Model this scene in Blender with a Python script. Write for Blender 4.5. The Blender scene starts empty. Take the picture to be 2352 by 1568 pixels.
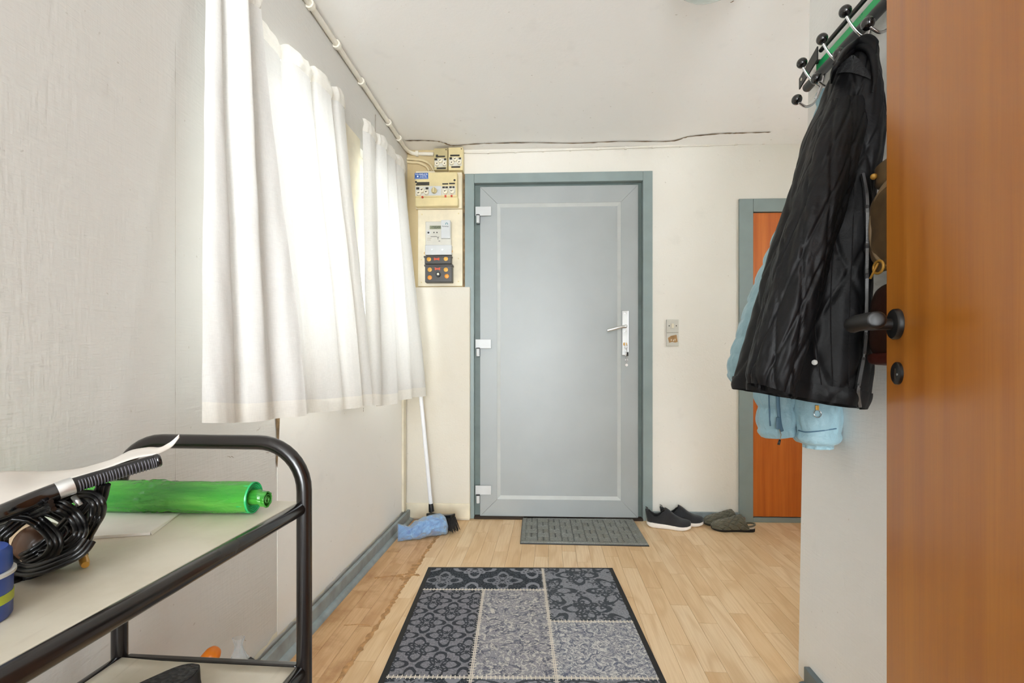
import bpy, bmesh, math, random
from mathutils import Vector, Matrix, noise as mnoise
from mathutils.bvhtree import BVHTree

random.seed(7)
SC = bpy.context.scene
COL = SC.collection
PI = math.pi

# ------------------------------------------------------------------ camera, sky, sun, exposure
F, CX, HY, H = 1110.0, 1176.0, 838.0, 0.95          # focal length and horizon in pixels of the 2352x1568 frame, eye height
cam_d = bpy.data.cameras.new('camera')
cam_d.sensor_width = 36.0
cam_d.lens = F / 2352.0 * 36.0
cam_d.shift_y = (HY - 784.0) / 2352.0
cam_d.clip_start = 0.02
cam = bpy.data.objects.new('camera', cam_d)
COL.objects.link(cam)
cam.location = (0, 0, H)
cam.rotation_euler = (PI / 2, 0, 0)
SC.camera = cam

world = bpy.data.worlds.new('sky')
SC.world = world
world.use_nodes = True
wb = world.node_tree.nodes['Background']
wb.inputs[0].default_value = (0.925, 0.972, 1.0, 1)
wb.inputs[1].default_value = 3.2

sun_d = bpy.data.lights.new('sun', 'SUN')
sun_d.energy = 2.0
sun_d.angle = math.radians(1.5)
sun_d.color = (1.0, 0.97, 0.93)
sun = bpy.data.objects.new('sun', sun_d)
COL.objects.link(sun)
sun.location = (-4, 1, 5)
sun.rotation_euler = Vector((0.80, 0.22, -0.60)).to_track_quat('-Z', 'Y').to_euler()

rear_d = bpy.data.lights.new('rear_fill_lamp', 'AREA')   # added fill lamp, unseen behind the viewer
rear_d.shape = 'RECTANGLE'
rear_d.size, rear_d.size_y = 2.2, 1.9
rear_d.energy = 80.0
rear_d.color = (0.93, 0.97, 1.0)
rear = bpy.data.objects.new('rear_fill_lamp', rear_d)
COL.objects.link(rear)
rear.location = (0.1, -4.5, 1.35)
rear.rotation_euler = (PI / 2, 0, 0)

SC.view_settings.view_transform = 'Standard'
SC.view_settings.look = 'None'
SC.view_settings.exposure = 1.5
SC.view_settings.gamma = 1.0
SC.view_settings.use_curve_mapping = False
SC.cycles.use_denoising = True
SC.cycles.max_bounces = 12
SC.cycles.diffuse_bounces = 10
SC.cycles.transparent_max_bounces = 12
SC.cycles.sample_clamp_indirect = 8.0
SC.cycles.caustics_reflective = False
SC.cycles.caustics_refractive = False

# ------------------------------------------------------------------ frames of reference
TA = 0.0775                                          # hallway axis: X = x0 + TA * Y
TH = math.atan(TA)
WL, WR = -0.885, 0.766                               # wall faces at Y = 0
CEIL = 2.285
BS = 0.0402                                          # back wall: Y = 2.99 - BS * X
BY = 2.99
BTH = math.atan(BS)
M_H = Matrix.Rotation(-TH, 4, 'Z')                   # hallway frame (x across, y along)
M_B = Matrix.Translation((0, BY, 0)) @ Matrix.Rotation(-BTH, 4, 'Z')   # back wall frame (x along wall, -y towards the room)


def P(px, py, Y):
    return Vector(((px - CX) / F * Y, Y, H + (HY - py) / F * Y))


def G(px, py, z=0.0):
    Y = F * (H - z) / (py - HY)
    return Vector(((px - CX) / F * Y, Y, z))


def bw(px, py, d=0.0):
    """pixel -> (s, z) on the plane parallel to the back wall, d in front of it"""
    u = (px - CX) / F
    Y = (BY - d * math.sqrt(1 + BS * BS)) / (1 + BS * u)
    X = u * Y
    s = (X * math.cos(BTH) - (Y - BY) * math.sin(BTH))
    return s, H + (HY - py) / F * Y


def lw(px, py, off=0.0):
    """pixel -> world point on the left wall, off in front of it"""
    u = (px - CX) / F
    Y = (WL + off) / (u - TA)
    return P(px, py, Y)


def LWP(Y, off, z):
    return Vector((WL + off + TA * Y, Y, z))


def RWP(Y, off, z):
    return Vector((WR - off + TA * Y, Y, z))


# ------------------------------------------------------------------ shader helpers
def lin(c):
    r = []
    for v in c[:3]:
        v = v / 255.0
        r.append(v / 12.92 if v <= 0.04045 else ((v + 0.055) / 1.055) ** 2.4)
    return (r[0], r[1], r[2], 1.0)


class S:
    """a node socket with arithmetic"""
    def __init__(s, m, sock):
        s.m, s.s = m, sock

    def op(s, o, *b):
        return s.m.math(o, s, *b)

    def __add__(s, b): return s.op('ADD', b)
    __radd__ = __add__
    def __sub__(s, b): return s.op('SUBTRACT', b)
    def __rsub__(s, b): return s.m.math('SUBTRACT', b, s)
    def __mul__(s, b): return s.op('MULTIPLY', b)
    __rmul__ = __mul__
    def __truediv__(s, b): return s.op('DIVIDE', b)
    def __lt__(s, b): return s.op('LESS_THAN', b)
    def __gt__(s, b): return s.op('GREATER_THAN', b)
    def abs(s): return s.op('ABSOLUTE')
    def frac(s): return s.op('FRACT')
    def sin(s): return s.op('SINE')
    def cos(s): return s.op('COSINE')
    def pow(s, b): return s.op('POWER', b)
    def min(s, b): return s.op('MINIMUM', b)
    def max(s, b): return s.op('MAXIMUM', b)
    def atan2(s, b): return s.op('ARCTAN2', b)
    def sqrt(s): return s.op('SQRT')
    def smooth(s, a, b):
        n = s.m.t.nodes.new('ShaderNodeMapRange')
        n.interpolation_type = 'SMOOTHSTEP'
        s.m.link(s, n.inputs[0])
        for i, v in ((1, a), (2, b)):
            n.inputs[i].default_value = v
        return S(s.m, n.outputs[0])


class Mat:
    def __init__(m, name, color=(200, 200, 200), rough=0.5, metal=0.0, spec=0.5):
        m.mat = bpy.data.materials.new(name)
        m.mat.use_nodes = True
        m.t = m.mat.node_tree
        m.b = m.t.nodes['Principled BSDF']
        m.out = m.t.nodes['Material Output']
        m.b.inputs['Base Color'].default_value = lin(color)
        m.b.inputs['Roughness'].default_value = rough
        m.b.inputs['Metallic'].default_value = metal
        m.b.inputs['Specular IOR Level'].default_value = spec

    def link(m, a, sock):
        if isinstance(a, S):
            m.t.links.new(a.s, sock)
        elif hasattr(sock, 'default_value'):
            try:
                sock.default_value = a
            except Exception:
                sock.default_value = (a, a, a)

    def math(m, o, *ins):
        n = m.t.nodes.new('ShaderNodeMath')
        n.operation = o
        for i, v in enumerate(ins):
            m.link(v, n.inputs[i])
        return S(m, n.outputs[0])

    def coord(m, kind='Object'):
        n = m.t.nodes.new('ShaderNodeTexCoord')
        return S(m, n.outputs[kind])

    def pos(m):
        return S(m, m.t.nodes.new('ShaderNodeNewGeometry').outputs['Position'])

    def rnd(m):
        return S(m, m.t.nodes.new('ShaderNodeObjectInfo').outputs['Random'])

    def xyz(m, v):
        n = m.t.nodes.new('ShaderNodeSeparateXYZ')
        m.link(v, n.inputs[0])
        return [S(m, o) for o in n.outputs]

    def vec(m, x, y, z):
        n = m.t.nodes.new('ShaderNodeCombineXYZ')
        for i, v in enumerate((x, y, z)):
            m.link(v, n.inputs[i])
        return S(m, n.outputs[0])

    def scale(m, v, sc, off=None):
        n = m.t.nodes.new('ShaderNodeMapping')
        m.link(v, n.inputs[0])
        n.inputs['Scale'].default_value = sc
        if off is not None:
            m.link(off, n.inputs['Location'])
        return S(m, n.outputs[0])

    def noise(m, v, scale=5, detail=3, rough=0.5, dist=0.0):
        n = m.t.nodes.new('ShaderNodeTexNoise')
        m.link(v, n.inputs['Vector'])
        n.inputs['Scale'].default_value = scale
        n.inputs['Detail'].default_value = detail
        n.inputs['Roughness'].default_value = rough
        n.inputs['Distortion'].default_value = dist
        return S(m, n.outputs['Fac'])

    def voro(m, v, scale=5, feature='F1'):
        n = m.t.nodes.new('ShaderNodeTexVoronoi')
        n.feature = feature
        m.link(v, n.inputs['Vector'])
        n.inputs['Scale'].default_value = scale
        return S(m, n.outputs['Distance'])

    def wave(m, v, scale=5, dist=2, detail=2, dscale=1.0, dirn='X'):
        n = m.t.nodes.new('ShaderNodeTexWave')
        n.bands_direction = dirn
        m.link(v, n.inputs['Vector'])
        n.inputs['Scale'].default_value = scale
        n.inputs['Distortion'].default_value = dist
        n.inputs['Detail'].default_value = detail
        n.inputs['Detail Scale'].default_value = dscale
        return S(m, n.outputs['Fac'])

    def ramp(m, v, stops):
        n = m.t.nodes.new('ShaderNodeValToRGB')
        m.link(v, n.inputs[0])
        e = n.color_ramp.elements
        while len(e) < len(stops):
            e.new(0.5)
        for i, (p, c) in enumerate(stops):
            e[i].position = p
            e[i].color = lin(c)
        return S(m, n.outputs[0])

    def mix(m, f, a, b, mode='MIX'):
        n = m.t.nodes.new('ShaderNodeMix')
        n.data_type = 'RGBA'
        n.blend_type = mode
        m.link(f, n.inputs[0])
        for v, i in ((a, 6), (b, 7)):
            if isinstance(v, S):
                m.link(v, n.inputs[i])
            else:
                n.inputs[i].default_value = lin(v)
        return S(m, n.outputs[2])

    def color(m, v):
        m.link(v, m.b.inputs['Base Color'])
        return m

    def roughness(m, v):
        m.link(v, m.b.inputs['Roughness'])
        return m

    def bump(m, h, strength=0.3, dist=0.002):
        n = m.t.nodes.new('ShaderNodeBump')
        n.inputs['Strength'].default_value = strength
        n.inputs['Distance'].default_value = dist
        m.link(h, n.inputs['Height'])
        m.t.links.new(n.outputs[0], m.b.inputs['Normal'])
        return S(m, n.outputs[0])


def varied(name, color, rough=0.5, metal=0.0, var=0.06, scale=12, bump=0.0, bscale=60, spec=0.5, coat=0.0):
    """a plain painted or moulded surface with slight mottling"""
    m = Mat(name, color, rough, metal, spec)
    o = m.coord()
    n = m.noise(o, scale, 4)
    lo = tuple(c * (1 - var) for c in color)
    hi = tuple(min(255, c * (1 + var)) for c in color)
    m.color(m.ramp(n, [(0.3, lo), (0.7, hi)]))
    m.roughness(m.math('ADD', n * 0.16, rough - 0.08))
    if bump:
        m.bump(m.noise(o, bscale, 3), bump, 0.001)
    if coat:
        m.b.inputs['Coat Weight'].default_value = coat
        m.b.inputs['Coat Roughness'].default_value = 0.15
    return m.mat


# ------------------------------------------------------------------ materials
def wallpaper(name, base, warm, bump=0.5, weave=True, stain=0.5):
    m = Mat(name, base, 0.85, spec=0.2)
    p = m.pos()
    n1 = m.noise(p, 1.6, 4, 0.6)
    n2 = m.noise(p, 9, 3)
    c = m.mix(n1.smooth(0.35, 0.75) * stain, base, warm)
    c = m.mix(n2.smooth(0.62, 0.8) * 0.12, c, tuple(v * 0.86 for v in warm))
    sp = m.noise(p, 55, 2, 0.6)
    c = m.mix(sp.smooth(0.72, 0.78) * 0.35, c, (150, 140, 122))
    m.color(c)
    if weave:
        x, y, z = m.xyz(p)
        rows = m.noise(m.vec(x * 18, y * 18, z * 150), 1.0, 3, 0.6)
        cols = m.noise(m.vec(x * 120, y * 120, z * 20), 1.0, 2, 0.6)
        h = rows + cols * 0.6 + m.noise(p, 14, 3) * 0.25
    else:
        h = m.noise(p, 90, 4, 0.6) * 0.7 + m.noise(p, 12, 4) * 1.2
    m.bump(h, bump, 0.0035)
    return m.mat


M = {}
M['wall_left'] = wallpaper('woven_wallpaper', (206, 204, 199), (201, 197, 189), 0.32)
M['wall_right'] = wallpaper('woven_wallpaper_right', (228, 227, 224), (223, 221, 216), 0.35)
M['wall_back'] = wallpaper('painted_plaster', (229, 226, 218), (224, 219, 208), 0.45, False)
M['ceiling'] = wallpaper('ceiling_paint', (246, 245, 243), (243, 241, 238), 0.22, False, 0.4)
M['panel_white'] = wallpaper('white_wall_board', (235, 233, 228), (229, 226, 219), 0.2, False, 0.4)
M['chase'] = wallpaper('old_cream_plaster', (216, 211, 199), (209, 201, 184), 0.4, False, 0.7)
M['nicotine'] = wallpaper('yellowed_plaster', (205, 188, 150), (190, 168, 125), 0.4, False, 0.9)


def wood_floor(name, tones, wear=0.0):
    m = Mat(name, tones[1], 0.42, spec=0.4)
    r = m.rnd()
    o = m.coord()
    off = m.vec(r * 37.0, r * 91.0, r * 13.0)
    n = m.t.nodes.new('ShaderNodeVectorMath')
    m.link(o, n.inputs[0]); m.link(off, n.inputs[1])
    v = S(m, n.outputs[0])
    x, y, z = m.xyz(v)
    fine = m.noise(m.vec(x * 160, y * 5, 0.0), 1.0, 3, 0.6)
    warp = m.noise(m.vec(x * 9, y * 1.6, 1.0), 1.0, 2, 0.5)
    ring = ((warp * 26.0 + x * 30).sin() * 0.5 + 0.5).pow(3.0)
    tone = m.ramp(r, [(0.0, tones[0]), (0.5, tones[1]), (1.0, tones[2])])
    c = m.mix(fine.smooth(0.35, 0.75) * 0.40, tone, tones[3])
    c = m.mix(ring * 0.5, c, tones[3])
    if wear:
        w = m.noise(v, 7, 5, 0.65)
        c = m.mix(w.smooth(0.45, 0.7) * wear, c, (150, 98, 52))
    m.color(c)
    m.roughness(fine * 0.2 + 0.36)
    m.bump(fine + ring * 0.3, 0.12, 0.0006)
    return m.mat


M['oak'] = wood_floor('oak_laminate', [(220, 188, 146), (227, 198, 158), (233, 208, 172), (202, 164, 118)])
M['oak_worn'] = wood_floor('worn_oak_strip', [(212, 174, 130), (218, 180, 136), (212, 174, 128), (184, 138, 92)], 0.45)
M['torn'] = varied('torn_brown_fibre', (176, 136, 92), 0.9, var=0.16, scale=40, bump=0.6)
M['dark_gap'] = varied('dark_gap', (52, 40, 30), 0.9)
M['crack'] = varied('crack', (112, 92, 66), 0.95, var=0.3, scale=30)
M['crack_grey'] = varied('hairline_crack', (150, 140, 124), 0.95, var=0.3, scale=30)
M['grey_paint'] = varied('grey_green_gloss_paint', (136, 150, 149), 0.38, var=0.04, scale=6, bump=0.12, bscale=25)
M['grey_dark'] = varied('dark_grey_rebate', (104, 118, 114), 0.5)
M['skirting_grey'] = varied('chipped_grey_skirting', (134, 145, 148), 0.42, var=0.1, scale=18, bump=0.25)
M['skirting_dark'] = varied('blue_grey_skirting', (92, 104, 108), 0.4, var=0.08, scale=14, bump=0.2)
M['leaf'] = varied('silver_grey_pvc', (160, 165, 165), 0.4, var=0.02, scale=4)
M['bead'] = varied('silver_grey_bead', (190, 194, 192), 0.34, var=0.02)
M['white_pvc'] = varied('white_pvc', (200, 203, 204), 0.35, var=0.02)
M['cream_paint'] = varied('cream_gloss_paint', (220, 212, 190), 0.45, var=0.05, scale=10, bump=0.15)
M['cable_white'] = varied('painted_cable', (226, 221, 208), 0.5, var=0.04)
M['cable_tan'] = varied('painted_cable_tan', (212, 196, 158), 0.5, var=0.06)
M['beige'] = varied('beige_bakelite', (216, 200, 152), 0.4, var=0.04)
M['beige_dk'] = varied('olive_beige_bakelite', (186, 172, 128), 0.4, var=0.05)
M['board'] = varied('cream_meter_board', (221, 211, 186), 0.5, var=0.05)
M['porcelain'] = varied('porcelain', (226, 219, 198), 0.25, var=0.03)
M['metergrey'] = varied('grey_meter_plastic', (204, 202, 192), 0.35, var=0.03)
M['lcd'] = varied('grey_lcd', (132, 138, 112), 0.3)
M['black'] = varied('black_plastic', (22, 22, 23), 0.35)
M['blacksoft'] = varied('black_matte', (26, 26, 27), 0.7, bump=0.2, bscale=120)
M['label_black'] = varied('embossed_label_tape', (44, 40, 34), 0.4)
M['label_blue'] = varied('blue_sticker', (38, 88, 160), 0.4)
M['ink_white'] = varied('white_print', (235, 240, 245), 0.6)
M['ink_black'] = varied('black_print', (30, 30, 34), 0.6)
M['ink_teal'] = varied('teal_print', (20, 120, 130), 0.6)
M['red'] = varied('red_marker', (186, 62, 38), 0.5)
M['seal_red'] = varied('red_seal', (200, 78, 46), 0.5)
M['brass'] = varied('yellow_seal', (212, 160, 70), 0.4, 0.2)
M['amber'] = varied('amber_seal', (224, 140, 40), 0.35)
M['terminal'] = varied('charcoal_bakelite', (64, 62, 60), 0.35)
M['chrome'] = varied('chrome', (214, 214, 216), 0.14, 1.0, var=0.02)
M['steel'] = varied('satin_aluminium', (222, 223, 222), 0.32, 0.85, var=0.02)
M['blackgloss'] = varied('black_gloss_ball', (16, 14, 15), 0.1, var=0.05, coat=0.6)
M['cable_black'] = varied('black_cable_sheath', (15, 14, 14), 0.28, var=0.05)
M['greenstrip'] = varied('green_enamel', (18, 168, 96), 0.3, var=0.06, scale=20)
M['tube'] = varied('black_brown_lacquered_tube', (24, 20, 19), 0.24, var=0.04, coat=0.3)
M['paper'] = varied('white_paper', (232, 229, 224), 0.8, var=0.02)
M['sheet'] = varied('dull_white_paper', (206, 200, 192), 0.85, var=0.03)
M['orange'] = varied('orange_plastic', (232, 128, 20), 0.4, var=0.04)
M['bluelid'] = varied('blue_plastic', (44, 74, 152), 0.35, var=0.06)
M['lime'] = varied('lime_band', (176, 190, 52), 0.45)
M['greywhite'] = varied('white_ring', (210, 212, 208), 0.4)
M['refl_red'] = varied('red_reflector', (176, 66, 52), 0.25)
M['refl_brown'] = varied('brown_lens', (70, 48, 34), 0.25)
M['white_rubber'] = varied('white_foam_sole', (232, 229, 226), 0.6, var=0.02)
M['insole'] = varied('pale_pink_fleece', (224, 206, 186), 0.95, bump=0.5, bscale=200)
M['brownpaper'] = varied('torn_brown_tape', (164, 128, 84), 0.7, var=0.12, scale=25)
M['switch'] = varied('grey_switch_plate', (198, 196, 186), 0.4, var=0.02)
M['whitepole'] = varied('white_lacquered_pole', (232, 234, 238), 0.3, var=0.02)
M['bristle'] = varied('black_bristles', (28, 25, 24), 0.85, var=0.3, scale=60, bump=0.8)
M['doormetal'] = varied('black_handle_metal', (24, 23, 23), 0.38, var=0.08)
M['lampglass'] = varied('pale_opal_glass', (206, 222, 220), 0.2, var=0.02)
M['leather'] = varied('olive_brown_leather', (108, 88, 64), 0.42, var=0.14, scale=20, bump=0.3, bscale=160)
M['leather_pale'] = varied('taupe_leather_piping', (158, 134, 104), 0.4, var=0.08)
M['brown_dark'] = varied('dark_brown_leather', (54, 30, 20), 0.4, var=0.12, bump=0.3, bscale=120)
M['tan_strap'] = varied('tan_corduroy', (142, 116, 80), 0.85, var=0.1, scale=40, bump=0.6, bscale=150)
M['zip'] = varied('grey_zip_teeth', (122, 122, 124), 0.4, 0.4)
M['zipblue'] = varied('slate_blue_zip', (78, 112, 134), 0.5)


def teak(name, a, b, c):
    m = Mat(name, a, 0.32, spec=0.5)
    o = m.coord()
    x, y, z = m.xyz(o)
    st = m.noise(m.vec(x * 26, y * 26, z * 0.9), 1.0, 4, 0.6)
    fine = m.noise(m.vec(x * 190, y * 190, z * 5), 1.0, 3, 0.65)
    big = m.noise(o, 2.0, 3)
    col = m.ramp(st, [(0.25, b), (0.5, a), (0.75, c)])
    col = m.mix(fine.smooth(0.45, 0.75) * 0.35, col, b)
    col = m.mix(big.smooth(0.45, 0.7) * 0.25, col, b)
    kn = m.voro(m.vec(x * 3.1, y * 3.1, z * 1.3), 1.0)
    m.color(m.mix((kn < 0.045) * 0.5, col, (96, 52, 18)))
    m.roughness(st * 0.2 + 0.24)
    m.bump(fine, 0.06, 0.0006)
    m.b.inputs['Coat Weight'].default_value = 0.25
    m.b.inputs['Coat Roughness'].default_value = 0.22
    return m.mat


M['teak'] = teak('teak_veneer', (184, 114, 37), (168, 97, 30), (196, 126, 45))
M['teak_far'] = teak('orange_teak_veneer', (200, 106, 34), (176, 86, 22), (214, 122, 46))


def shelf_mat():
    m = Mat('scuffed_cream_laminate', (206, 198, 180), 0.4)
    p = m.pos()
    n = m.noise(p, 7, 5, 0.6)
    s = m.noise(m.scale(p, (60, 6, 6)), 1.0, 3)
    c = m.ramp(n, [(0.3, (196, 187, 168)), (0.55, (212, 205, 188)), (0.8, (220, 213, 198))])
    m.color(m.mix(s.smooth(0.62, 0.75) * 0.2, c, (160, 148, 128)))
    m.roughness(n * 0.3 + 0.25)
    return m.mat


M['shelf'] = shelf_mat()


def curtain_mat(name, trans, col, through=0.06):
    m = Mat(name, col, 0.9, spec=0.05)
    o = m.pos()
    x, y, z = m.xyz(o)
    weave = m.noise(m.vec(x * 60, y * 60, z * 900), 1.0, 2) * 0.5 + m.noise(m.vec(x * 700, y * 700, z * 40), 1.0, 2) * 0.5
    c = m.ramp(weave, [(0.3, tuple(v * 0.94 for v in col)), (0.7, col)])
    m.color(c)
    m.bump(weave, 0.1, 0.0006)
    tr = m.t.nodes.new('ShaderNodeBsdfTranslucent')
    m.link(c, tr.inputs[0])
    mx = m.t.nodes.new('ShaderNodeMixShader')
    mx.inputs[0].default_value = trans
    m.t.links.new(m.b.outputs[0], mx.inputs[1])
    m.t.links.new(tr.outputs[0], mx.inputs[2])
    tp = m.t.nodes.new('ShaderNodeBsdfTransparent')
    m2 = m.t.nodes.new('ShaderNodeMixShader')
    m2.inputs[0].default_value = through
    m.t.links.new(mx.outputs[0], m2.inputs[1])
    m.t.links.new(tp.outputs[0], m2.inputs[2])
    m.t.links.new(m2.outputs[0], m.out.inputs[0])
    return m.mat


M['curtain'] = curtain_mat('white_voile', 0.13, (230, 229, 226), 0.008)
M['curtain2'] = curtain_mat('double_voile', 0.22, (240, 237, 230), 0.0)


def thin_clear(name, tint, gloss=0.12, alpha=0.25, rough=0.08):
    """thin clear film or pane: mostly see-through, with a sheen"""
    m = Mat(name, tint, rough)
    tp = m.t.nodes.new('ShaderNodeBsdfTransparent')
    tp.inputs[0].default_value = (0.97, 0.98, 0.98, 1)
    mx = m.t.nodes.new('ShaderNodeMixShader')
    fr = m.t.nodes.new('ShaderNodeLayerWeight')
    fr.inputs[0].default_value = 0.35
    f = S(m, fr.outputs['Facing']) * 0.5 + alpha
    m.link(f.min(1.0), mx.inputs[0])
    m.t.links.new(tp.outputs[0], mx.inputs[1])
    m.t.links.new(m.b.outputs[0], mx.inputs[2])
    m.t.links.new(mx.outputs[0], m.out.inputs[0])
    if name == 'clear_bag_film':
        m.bump(m.noise(m.coord(), 45, 4, 0.7, 1.5), 0.8, 0.006)
    return m.mat


M['glass'] = thin_clear('window_glass', (235, 240, 240), alpha=0.03)
M['film'] = thin_clear('clear_bag_film', (214, 224, 232), alpha=0.2)


def blue_film():
    m = Mat('crumpled_blue_film', (70, 140, 205), 0.3)
    o = m.coord()
    n = m.noise(o, 26, 4, 0.65, 1.0)
    m.color(m.ramp(n, [(0.3, (52, 112, 184)), (0.55, (92, 160, 218)), (0.75, (138, 192, 232))]))
    m.bump(n, 0.9, 0.012)
    return m.mat


M['bluefilm'] = blue_film()


def bag_green():
    m = Mat('green_bag_plastic', (48, 130, 44), 0.2)
    o = m.coord()
    x, y, z = m.xyz(o)
    n = m.noise(m.vec(x * 5, y * 40, z * 40), 1.0, 3)
    m.color(m.ramp(n, [(0.3, (36, 118, 40)), (0.55, (66, 150, 52)), (0.78, (104, 176, 72))]))
    m.bump(m.noise(m.vec(x * 14, y * 60, z * 60), 1.0, 4, 0.6, 1.0), 0.9, 0.006)
    m.b.inputs['Coat Weight'].default_value = 0.3
    return m.mat


M['greenbag'] = bag_green()


def padded(name, dark, mid, rough, bscale=70, bstr=0.35, sheen=0.2):
    m = Mat(name, mid, rough, spec=0.3)
    o = m.coord()
    n = m.noise(o, 9, 4, 0.6)
    m.color(m.ramp(n, [(0.3, dark), (0.7, mid)]))
    m.bump(m.noise(o, bscale, 4, 0.6, 0.6) + m.noise(o, 22, 3, 0.6, 1.2) * 1.5, bstr, 0.006)
    m.b.inputs['Sheen Weight'].default_value = sheen
    return m.mat


M['blackcoat'] = padded('black_quilted_nylon', (7, 7, 9), (13, 13, 16), 0.52, 30, 0.15, 0.0)
M['lining'] = padded('black_lining', (10, 10, 12), (16, 15, 18), 0.8)
M['bluecoat'] = padded('pale_blue_puffer_nylon', (136, 170, 182), (158, 190, 200), 0.42)
M['knit'] = padded('black_knit', (28, 29, 31), (46, 47, 50), 0.85, 260, 0.5)
M['quilt_olive'] = padded('olive_quilted_fabric', (78, 76, 62), (108, 106, 90), 0.34, 120, 0.25)


def ribbed_rubber():
    m = Mat('ribbed_black_rubber', (28, 28, 29), 0.55)
    o = m.coord()
    x, y, z = m.xyz(o)
    m.bump((m.voro(o, 130)), 0.7, 0.003)
    return m.mat


M['tread'] = ribbed_rubber()


def doormat_mat():
    m = Mat('grey_ribbed_carpet', (132, 134, 130), 0.95, spec=0.1)
    o = m.coord()
    n = m.noise(o, 220, 3, 0.7)
    b = m.noise(o, 12, 3)
    c = m.ramp(n, [(0.25, (98, 101, 100)), (0.5, (132, 135, 131)), (0.75, (166, 168, 163))])
    c = m.mix(b.smooth(0.4, 0.7) * 0.3, c, (120, 118, 104))
    x, y, z = m.xyz(o)
    m.color(m.mix(z.smooth(0.0050, 0.0095), (84, 86, 86), c))   # groove shade put into the colour, darker where the pile is low
    m.bump(n, 0.6, 0.003)
    return m.mat


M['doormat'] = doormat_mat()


def rug_mat():
    m = Mat('patchwork_print', (128, 128, 134), 0.95, spec=0.1)
    o = m.coord()
    x, y, z = m.xyz(o)                                   # x across, y = 0 at the far edge, negative towards the viewer
    wob = m.noise(o, 40, 2)
    xx = x + (wob - 0.5) * 0.012
    yy = y + (m.noise(m.scale(o, (1, 1, 1), (5.0, 3.0, 1.0)), 40, 2) - 0.5) * 0.012

    def cell(cx, cy, ox, oy):
        fx = ((xx / cx + ox).frac() - 0.5) * cx
        fy = ((yy / cy + oy).frac() - 0.5) * cy
        return fx, fy

    def polar(fx, fy):
        return (fx * fx + fy * fy).sqrt(), fy.atan2(fx)

    def line(d, w):
        return 1.0 - d.abs().smooth(w * 0.55, w)

    def rosette(fx, fy, R, k=4.0, w=0.0045):
        r, t = polar(fx, fy)
        c = (t * k).cos()
        a = line(r - (c * 0.30 + 0.70) * R, w)
        b = line(r - ((t * k + PI).cos() * 0.22 + 0.42) * R, w * 0.9)
        d = line(r - (c * c * 0.16 + 0.16) * R, w * 0.9)
        e = line(((t * k * 2.0).cos() * 0.09 + 0.86) * R - r, w) * (c > 0.2)
        return a.max(b).max(d).max(e)

    fine = m.noise(o, 170, 3, 0.7)
    mott = m.noise(o, 34, 4, 0.7)
    # B: dark rosettes on grey
    a1 = rosette(*cell(0.165, 0.165, 0.1, 0.0), 0.066, 4.0, 0.0075)
    a2 = rosette(*cell(0.165, 0.165, 0.6, 0.5), 0.066, 4.0, 0.0075)
    inkB = a1.max(a2)
    colB = m.mix(fine.smooth(0.3, 0.7), (104, 104, 110), (140, 139, 146))
    colB = m.mix(inkB * 0.88, colB, (42, 48, 54))
    # A: pale scrolls on near-black
    s1 = rosette(*cell(0.260, 0.235, 0.30, 0.62), 0.092, 4.0, 0.011)
    s2 = rosette(*cell(0.260, 0.235, 0.80, 0.12), 0.080, 4.0, 0.010)
    colA = m.mix(fine.smooth(0.42, 0.66), (44, 49, 54), (86, 90, 98))
    colA = m.mix(s1.max(s2 * 0.8) * 0.85, colA, (142, 144, 152))
    # D: dark foliage on mid grey
    d1 = rosette(*cell(0.30, 0.30, 0.15, 0.30), 0.125, 6.0, 0.012)
    d2 = rosette(*cell(0.30, 0.30, 0.65, 0.80), 0.090, 4.0, 0.011)
    d3 = rosette(*cell(0.10, 0.10, 0.2, 0.1), 0.036, 6.0, 0.007) * mott.smooth(0.42, 0.5)
    colD = m.mix(fine.smooth(0.3, 0.7), (112, 115, 122), (146, 148, 155))
    colD = m.mix(d1.max(d2).max(d3) * 0.85, colD, (50, 56, 62))
    # C / E: bleached ornament
    e1 = rosette(*cell(0.19, 0.24, 0.4, 0.2), 0.085, 4.0, 0.008)
    e2 = rosette(*cell(0.19, 0.24, 0.9, 0.7), 0.070, 3.0, 0.008)
    colC = m.mix(fine.smooth(0.3, 0.7), (116, 116, 124), (158, 157, 162))
    colC = m.mix(e1.max(e2) * mott.smooth(0.35, 0.55) * 0.85, colC, (84, 87, 102))
    colC = m.mix(m.noise(o, 27, 4, 0.75, 3.0).smooth(0.50, 0.60) * 0.85, colC, (204, 200, 192))
    f1 = rosette(*cell(0.10, 0.10, 0.4, 0.2), 0.044, 4.0, 0.005)
    f2 = rosette(*cell(0.10, 0.10, 0.9, 0.7), 0.044, 3.0, 0.005)
    colE = m.mix(fine.smooth(0.3, 0.7), (124, 125, 134), (162, 163, 168))
    colE = m.mix(f1.max(f2) * mott.smooth(0.3, 0.55) * 0.8, colE, (86, 92, 110))
    colE = m.mix(m.noise(o, 34, 4, 0.75, 3.0).smooth(0.48, 0.60) * 0.85, colE, (208, 207, 202))
    left = x < -0.155
    right = x > 0.103
    rowA = y > -0.235
    c = m.mix(left, colC, colB)
    c = m.mix(rowA, c, colA)
    cr = m.mix(y > -0.483, colE, colD)
    c = m.mix(right, c, cr)
    low = y < -0.805
    c = m.mix(low, c, m.mix(left, colD, colA))
    m.color(c)
    m.bump(fine, 0.5, 0.002)
    return m.mat


M['rug'] = rug_mat()

# ------------------------------------------------------------------ mesh helpers
ROOTM = {}


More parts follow.
